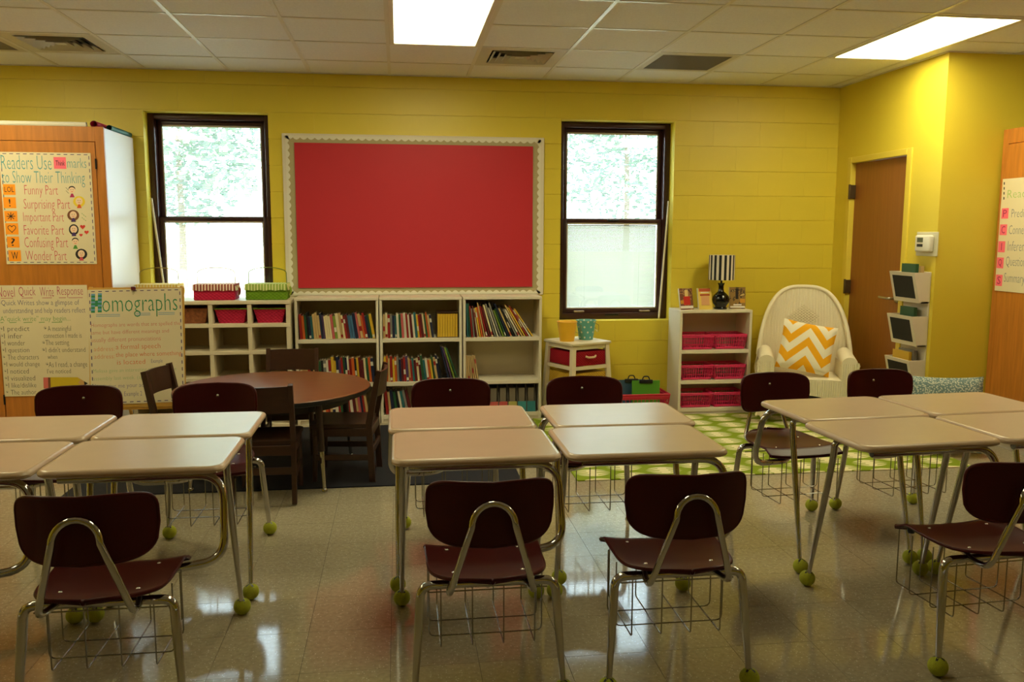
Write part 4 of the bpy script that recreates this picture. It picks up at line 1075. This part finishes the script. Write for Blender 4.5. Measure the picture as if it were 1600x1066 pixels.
# lamp and displayed books on top of that bookcase
lamp = empty('table_lamp', (2.655, 6.75, .862), 0, 'table lamp with black glossy base and black and white striped shade', 'lamp')
GB = mat('black_gloss_ceramic', (10, 10, 12), .08)
MB().lathe([(0, 0), (.052, 0), (.055, .008), (.046, .018), (.05, .03), (.066, .052), (.072, .078), (.066, .104), (.045, .128), (.026, .146), (.021, .17), (.021, .195), (.030, .217), (0, .217)], 32).build('base', GB, lamp, 50)
MB().tube([(0, 0, .215), (0, 0, .30)], .009, 10).build('stem', GB, lamp, 50)
MB().lathe([(.106, .243), (.106, .447)], 64, mis=lambda i, k: (k//2) % 2).lathe([(.104, .447), (.104, .243)], 64, 0).build('shade', [mat('shade_white', (226, 214, 196), .8), mat('shade_black', (12, 12, 14), .7)], lamp, 60)
def cover(col_a, col_b, col_c, name):
    m, nt, b = node_mat(name, .35)
    tc = nt.nodes.new('ShaderNodeTexCoord'); n = nt.nodes.new('ShaderNodeTexNoise'); n.inputs['Scale'].default_value = 22
    nt.links.new(tc.outputs['Object'], n.inputs['Vector'])
    c1 = mixc(nt, mth(nt, 'GREATER_THAN', n.outputs[0], .52), s2l(col_a), s2l(col_b))
    nt.links.new(mixc(nt, mth(nt, 'GREATER_THAN', n.outputs[0], .60), c1, s2l(col_c)), b.inputs['Base Color'])
    return m
def display_book(x, y, w, h, rz, lean_, base, label, deco):
    o = empty('display_book', (x, y, .862), R(rz), label, 'book', 'books displayed by the lamp')
    mt = Matrix.Rotation(R(-lean_), 4, 'X')
    MB().box(-w/2, w/2, 0, .0015, 0, h, 0, mt).build('front_cover', base, o)
    MB().box(-w/2+.002, w/2-.003, .0015, .014, .003, h-.003, 0, mt).build('pages', PAGES, o)
    MB().box(-w/2, w/2, .014, .0155, 0, h, 0, mt).box(-w/2-.0012, -w/2, 0, .0155, 0, h, 0, mt).build('back_cover', BMAT['white'], o)
    for (x0, x1, z0, z1, c) in deco: MB().box(x0*w, x1*w, -.0006, 0, z0*h, z1*h, 0, mt).build('cover_art', ink(*c) if 'ink_'+c[0] not in MATS else MATS['ink_'+c[0]], o)
display_book(2.355, 6.71, .125, .178, 14, 12, cover((120, 70, 50), (160, 120, 80), (90, 50, 40), 'cover_art_a'), 'brown and red covered book propped open face out, farthest from the lamp', 
             [(-.22, .28, .22, .62, ('redfig', (196, 44, 30))), (-.1, .16, .62, .92, ('pale_oval', (226, 196, 130))), (-.48, .48, .06, .18, ('whiteband', (230, 224, 214))), (-.46, -.22, .28, .44, ('goldseal', (210, 150, 40)))])
display_book(2.515, 6.71, .125, .178, 10, 12, mat('cover_yel', (226, 196, 92), .35), 'yellow covered book propped face out beside the lamp base',
             [(-.3, .3, .2, .62, ('figs', (214, 160, 110))), (-.36, .36, .64, .72, ('title_red', (170, 62, 34))), (-.42, .42, .84, .99, ('band_red', (186, 84, 46))), (-.3, .3, .78, .82, ('whiteband', (230, 224, 214)))])
display_book(2.80, 6.74, .135, .182, -6, 8, cover((150, 116, 58), (84, 66, 40), (206, 176, 110), 'cover_art_c'), 'dark collage covered book propped face out between lamp and wicker chair',
             [(-.12, .06, .45, .92, ('darkfig', (40, 28, 24))), (.16, .46, .28, .46, ('goldseal', (210, 150, 40))), (-.45, .45, .05, .13, ('whiteband', (230, 224, 214))), (-.25, .25, .16, .22, ('whiteband', (230, 224, 214)))])

# ------------------------------------------------------------------ drawer stand with buckets
st = empty('drawer_stand', (1.415, 6.62, .009), R(25), 'white splayed-leg stand with red and yellow basket drawers', 'stand')
SH = .628; hwid = .165
MB().bbox(-hwid-.03, hwid+.03, -hwid-.03, hwid+.03, SH-.022, SH, .008, 2).build('top', CREAM, st, 40)
for sx_ in (-1, 1):
    for sy_ in (-1, 1):
        tp, bt = hwid-.002, hwid+.030
        vs = []
        for z, c in ((0, bt), (SH-.022, tp)):
            for dx, dy in ((-.018, -.018), (.018, -.018), (.018, .018), (-.018, .018)): vs.append((sx_*c+dx, sy_*c+dy, z))
        MB().add(vs, [[3, 2, 1, 0], [4, 5, 6, 7]]+[[k, (k+1) % 4, 4+(k+1) % 4, 4+k] for k in range(4)]).build('leg', CREAM, st)
for z in (SH-.055, SH-.215, SH-.385, .06):
    fr_ = MB(); e = hwid+.030*(1-z/SH)
    for s in (-1, 1): fr_.box(-e, e, *(sorted((s*e-.008, s*e+.008))), z, z+.026 if z < SH-.1 else z+.033); fr_.box(*(sorted((s*e-.008, s*e+.008))), -e, e, z, z+.026 if z < SH-.1 else z+.033)
    fr_.build('rail', CREAM, st)
for z, nm, rgb in ((SH-.186, 'red_wicker', (160, 14, 34)), (SH-.356, 'yellow_wicker', (206, 164, 52)), (.09, 'green_wicker', (120, 150, 50))):
    e = hwid-.005
    dr = MB().bbox(-e, e, -e-.012, e, z, z+.112, .006, 2).build('basket_drawer', weave(nm, rgb, 90, 110), st, 40)
    MB().tube(fillet([(-.05, -e-.016, z+.075), (-.03, -e-.032, z+.066), (.03, -e-.032, z+.066), (.05, -e-.016, z+.075)], .02, 4), .008, 8).build('handle', mat('handle_cream', (222, 186, 150), .5), dr, 60)
# the drawer handle shows on the face turned to the wicker chair: turn the drawers
def bucket(x, y, mm, label, k, hx):
    o = empty('pail', (x, y, SH+.0095), R(20*k), label, 'bucket', 'small pails on the drawer stand')
    MB().lathe([(0, 0), (.056, 0), (.078, .15), (.082, .152), (.080, .158), (.075, .152), (.054, .004), (0, .004)], 32).build('body', mm, o, 40)
    MB().tube([(hx*.082, 0, .145)]+[Vector((hx*.082+.02*math.sin(a)*.6, .082*math.cos(a), .145-.085*math.sin(a))) for a in [math.pi*j/12 for j in range(1, 12)]]+[(hx*.05, -.075, .145)], .0018, 6).build('handle', WIRE, o, 60)
bucket(1.315, 6.545, mat('yellow_pail', (236, 180, 40), .45), 'plain yellow pail on the drawer stand', 1, 1)
bucket(1.487, 6.63, POLKA, 'teal pail with pale dots on the drawer stand', 0, 1)

# crate with clipboards on the floor
pbasket(1.915, 6.56, 0.009, .43, .28, .205, 'large pink plastic crate on the floor holding clipboards', None, mat('crate_pink', (196, 30, 66), .4), 'plastic_crate')
def clipboard(x, y, rgb, label, rz, ln):
    o = empty('clipboard', (x, y, .022), R(rz), label, 'clipboard'); mt = Matrix.Rotation(R(-ln), 4, 'X')
    MB().bbox(-.115, .115, 0, .004, 0, .285, .002, 1, 0, mt).build('board', mat('clip_'+label.split()[0], rgb, .45), o)
    c = MB().bbox(-.055, .055, -.012, .006, .262, .292, .005, 2, 0, mt)
    c.tube([mt @ Vector(p) for p in fillet([(-.03, -.004, .29), (-.02, -.004, .318), (.02, -.004, .318), (.03, -.004, .29)], .012, 4)], .005, 8)
    c.build('clamp', BLACKP, o, 40)
clipboard(1.865, 6.585, (52, 84, 104), 'blue clipboard standing in the pink crate', 4, 4)
clipboard(1.968, 6.53, (84, 150, 40), 'green clipboard standing in the pink crate', -3, 4)
MB_ = empty('clipboard', (1.855, 6.622, .022), R(2), 'brown clipboard board standing in the pink crate', 'clipboard')
MB().bbox(-.115, .115, 0, .004, 0, .27, .002, 1).build('board', mat('hardboard', (168, 140, 92), .6), MB_); MB().bbox(-.05, .05, -.01, .005, .245, .262, .004).build('clamp', DARKM, MB_)

# ------------------------------------------------------------------ wicker rocking chair
wk = empty('wicker_rocker', (3.205, 6.33, .009), R(-21), 'white wicker rocking armchair with rounded back beside the door', 'armchair')
HW = .355
def ribbed(p, n, amp, k): return p+n*amp*abs(math.sin(k))
def wback(u, v, side=0):
    a = (u*2-1); zt = .40+.645*(1-abs(a)**3.0)**.5 if abs(a) < 1 else .40
    zt = max(zt, .50); z = .30+(zt-.30)*v
    x = HW*a*(1+.07*math.sin(v*math.pi)); y = .205-.16*abs(a)**2.4+.10*(z-.4)
    return Vector((x, y+side-.004*abs(math.sin(u*math.pi*34)), z))
mb = MB(); mb.grid(lambda u, v: wback(u, v), 136, 14); n0 = len(mb.v); mb.grid(lambda u, v: wback(u, v, .022), 136, 14)
mb.build('back', WICKER, wk, 60)
MB().tube([wback(k/80, 1, .010) for k in range(81)], .018, 10).build('back_rim', WICKER, wk, 60)
# diamond motif
q = MB()
for i in range(9):
    for j in range(9):
        a, b_ = (i-4)*.02, (j-4)*.02
        x, z = (a+b_)*.72, .80+(a-b_)*.55
        y = .205-.16*abs(x/HW)**2.4+.10*(z-.4)-.008
        q.add([(x-.011, y, z), (x, y-.005, z-.008), (x+.011, y, z), (x, y-.005, z+.008)], [[0, 1, 2, 3]])
tag(q.build('diamond_weave', WICKER, wk), kind='stuff')
for s in (-1, 1):
    arm = MB()
    def armf(u, v, s=s):      # u across roll, v along length
        y = -.25+.34*v; a = math.pi*(1.25*u-.12); r = .062
        x = s*(.305+.0*v)-s*r*math.cos(a)*.95; z = .485+.035*v+r*math.sin(a)*.9
        return Vector((x, y, z+.003*abs(math.sin(v*math.pi*16))))
    arm.grid(armf, 14, 64)
    for f in arm.f:
        if s > 0: f.reverse()
    n0 = len(arm.v); fan = [armf(k/14, 0) for k in range(15)]
    arm.add(fan+[Vector((s*.305, -.25, .47))], [[k, k+1, 15] for k in range(14)])
    arm.build('arm', WICKER, wk, 60)
    pn = MB()
    def pan(u, v, s=s): return Vector((s*.355-s*.012*v, -.25+.36*u+.0, .10+.40*v))+Vector((s*.004*abs(math.sin(u*math.pi*22)), 0, 0))
    pn.grid(pan, 88, 6); pn.build('side_panel', WICKER, wk, 60)
    ip = MB()
    ip.grid(lambda u, v, s=s: Vector((s*.25-s*.004*abs(math.sin(u*math.pi*20)), -.25+.36*u, .34+.15*v)), 80, 4); ip.build('inner_panel', WICKER, wk, 60)
    fp = MB(); fp.grid(lambda u, v, s=s: Vector((s*(.25+.108*u), -.252-.004*abs(math.sin(u*math.pi*7)), .06+.43*v)), 42, 6); fp.build('arm_front', WICKER, wk, 60)
    lg = MB().tube([(s*.305, -.23, .45), (s*.315, -.24, .06)], .022, 10); lg.build('front_leg', WICKER, wk, 60)
    MB().tube([(s*.28, .18, .40), (s*.30, .22, .06)], .022, 10).build('rear_leg', WICKER, wk, 60)
    rk = MB().tube([(s*.315, -.34+.74*k/20, .03+.10*((k/20-.46)**2)*1.6+.0) for k in range(21)], .020, 10); rk.build('rocker', WICKER, wk, 60)
    br = MB().tube([(s*(.365+.004*math.sin(k*2.2)), -.256, .06+.44*k/40) for k in range(41)], .011, 8); br.build('braid', WICKER, wk, 60)
MB().grid(lambda u, v: Vector(((u-.5)*.50, -.25-.004*abs(math.sin(u*math.pi*30)), .355-(.12+.07*abs(u*2-1)**2)*v)), 120, 5).build('apron', WICKER, wk, 60)
MB().bbox(-.25, .25, -.25, .18, .345, .365, .008, 2).build('seat', WICKER, wk, 40)
def cushion(name, w, h, th, mm, label, M, puff=.5):
    mb = MB(); N = 18
    def pt(u, v, s):
        a, b_ = u*2-1, v*2-1; e = max(0, (1-a**4))*max(0, (1-b_**4)); pin = 1-.07*(a*a)*(1-b_*b_)*0-.06*((1-a*a)*(b_*b_)+(1-b_*b_)*(a*a))
        return Vector((a*w/2*(1-.05*(1-b_*b_)*abs(a)**3), s*th/2*e**puff, b_*h/2*(1-.05*(1-a*a)*abs(b_)**3)))
    mb.grid(lambda u, v: pt(u, v, -1), N, N); n0 = len(mb.f); mb.grid(lambda u, v: pt(u, v, 1), N, N)
    for f in mb.f[n0:]: f.reverse()
    o = mb.build(name, mm, None, 80); o.matrix_world = M; tag(o, label, 'cushion'); return o
cushion('throw_pillow', .41, .40, .12, CHEVRON, 'yellow and white chevron throw pillow in the wicker rocker',
        Matrix.Translation((3.172, 6.245, .597)) @ Matrix.Rotation(R(-21), 4, 'Z') @ Matrix.Rotation(R(-18), 4, 'X') @ Matrix.Rotation(R(10), 4, 'Y'))
cushion('floor_pillow', .50, .52, .16, TWEED, 'grey blue tweed floor pillow leaning on the yellow return wall',
        Matrix.Translation((3.66, 5.19, .275)) @ Matrix.Rotation(R(-14), 4, 'Z') @ Matrix.Rotation(R(-14), 4, 'X'))

# ------------------------------------------------------------------ things on the door wall
wo = empty('wall_file_organizer', (XD, 0, 0), 0, 'white three tier wall pocket with black chalkboard fronts beside the door', 'wall pocket')
WP = mat('pocket_white', (222, 210, 190), .45)
MB().bbox(-.014, 0, 5.535, 5.832, .36, 1.22, .003, 1).build('back_board', WP, wo)
mt = None
for z in (1.0, .69, .375):
    h = .215; ya, yb_ = 5.528, 5.838
    b0, b1 = -.075, -.125
    pk = MB()
    for y0, y1 in ((ya, ya+.012), (yb_-.012, yb_)):
        pk.add([(-.014, y0, z), (b0, y0, z), (b1, y0, z+h), (-.014, y0, z+h), (-.014, y1, z), (b0, y1, z), (b1, y1, z+h), (-.014, y1, z+h)], [[0, 1, 2, 3], [7, 6, 5, 4], [0, 4, 5, 1], [2, 6, 7, 3], [1, 5, 6, 2], [0, 3, 7, 4]])
    pk.box(b0, -.014, ya, yb_, z, z+.010)
    po = pk.build('pocket', WP, wo)
    def fr_pt(y, f, d): return (b0+(b1-b0)*f-d, y, z+h*f)
    def panel(y0, y1, f0, f1, d0, d1):
        v = [fr_pt(y0, f0, d0), fr_pt(y1, f0, d0), fr_pt(y1, f1, d0), fr_pt(y0, f1, d0), fr_pt(y0, f0, d1), fr_pt(y1, f0, d1), fr_pt(y1, f1, d1), fr_pt(y0, f1, d1)]
        return MB().add(v, [[0, 1, 2, 3], [7, 6, 5, 4], [0, 4, 5, 1], [1, 5, 6, 2], [2, 6, 7, 3], [3, 7, 4, 0]])
    panel(ya, yb_, 0, 1, 0, .010).build('front_panel', WP, po)
    panel(ya+.035, yb_-.032, .14, .88, .010, .0115).build('chalkboard', mat('chalkboard', (22, 22, 20), .7), po)
for k, (y, z, h, d, col, x) in enumerate(((5.60, 1.012, .262, .17, 'green', -.07), (5.575, 1.012, .248, .16, 'tan', -.045), (5.60, .702, .262, .17, 'green', -.062), (5.58, .387, .268, .19, 'grey', -.055), (5.60, .387, .255, .20, 'yellow', -.082))):
    mb = MB().box(-.012, -.0105, 0, d, 0, h).box(.0105, .012, 0, d, 0, h).box(-.0105, .0105, 0, .0015, 0, h).box(-.0105, .0105, .002, d-.003, .003, h-.004, 1)
    o = mb.build('book', [BMAT[col], PAGES], None, None, (XD+x, y, z)); tag(o, f"{col} book standing in the {('top', 'top', 'middle', 'bottom', 'bottom')[k]} wall pocket", 'book')
th = empty('thermostat', (XD, 5.605, 1.415), 0, 'white thermostat under a clear cover beside the door', 'thermostat')
MB().bbox(-.006, 0, -.125, .125, -.085, .085, .003, 1).build('back_plate', mat('thermo_plate', (206, 200, 176), .3), th)
MB().bbox(-.045, -.006, -.085, .085, -.055, .062, .012, 3).build('body', mat('thermo_white', (232, 226, 210), .4), th, 40)
MB().box(-.0462, -.045, -.012, .055, .012, .045).build('display', mat('lcd', (92, 100, 84), .3), th)
MB().box(-.0462, -.045, -.012, .055, -.02, .0).build('button_label', BLACKP, th)

# sticks leaning in the window recesses, papers on the cabinet
STK = mat('white_stick', (226, 214, 190), .5)
tag(MB().tube([(2.205, 7.00, WZ0+.006), (2.262, 6.985, 1.755)], .0085, 8).build('window_prop_stick', STK, None, 50), 'white stick leaning in the recess of the window above the bucket stand', 'stick')
tag(MB().tube([(-1.81, 7.00, WZ0+.006), (-1.895, 6.985, 1.745)], .0085, 8).build('window_prop_stick', STK, None, 50), 'white stick leaning in the recess of the window above the cubbies', 'stick')
def roll(x0, x1, y, z, r, mm, label, rz=0):
    n = 40; mb = MB()
    for sgn in (0,):
        vs = []
        for k in range(n+1):
            a = 2*math.pi*2.6*k/n; rr = r*(1-.22*k/n); vs += [(0, rr*math.cos(a), rr*math.sin(a)), (x1-x0, rr*math.cos(a), rr*math.sin(a))]
        mb.add(vs, [[2*k, 2*k+1, 2*k+3, 2*k+2] for k in range(n)])
    o = mb.build('paper_roll', mm, None, 50, (x0, y, z+r), (0, 0, rz)); tag(o, label, 'paper roll')
roll(-3.0, -2.11, 6.30, 2.196, .018, mat('roll_white', (222, 216, 196), .7), 'long white paper roll on top of the tall cabinet')
roll(-2.075, -1.55, 6.34, 2.196, .026, mat('roll_pink', (196, 44, 92), .6), 'pink paper roll on top of the tall cabinet', R(90))
roll(-2.016, -1.53, 6.47, 2.196, .020, mat('roll_teal', (60, 120, 118), .6), 'teal paper roll on top of the tall cabinet', R(90))
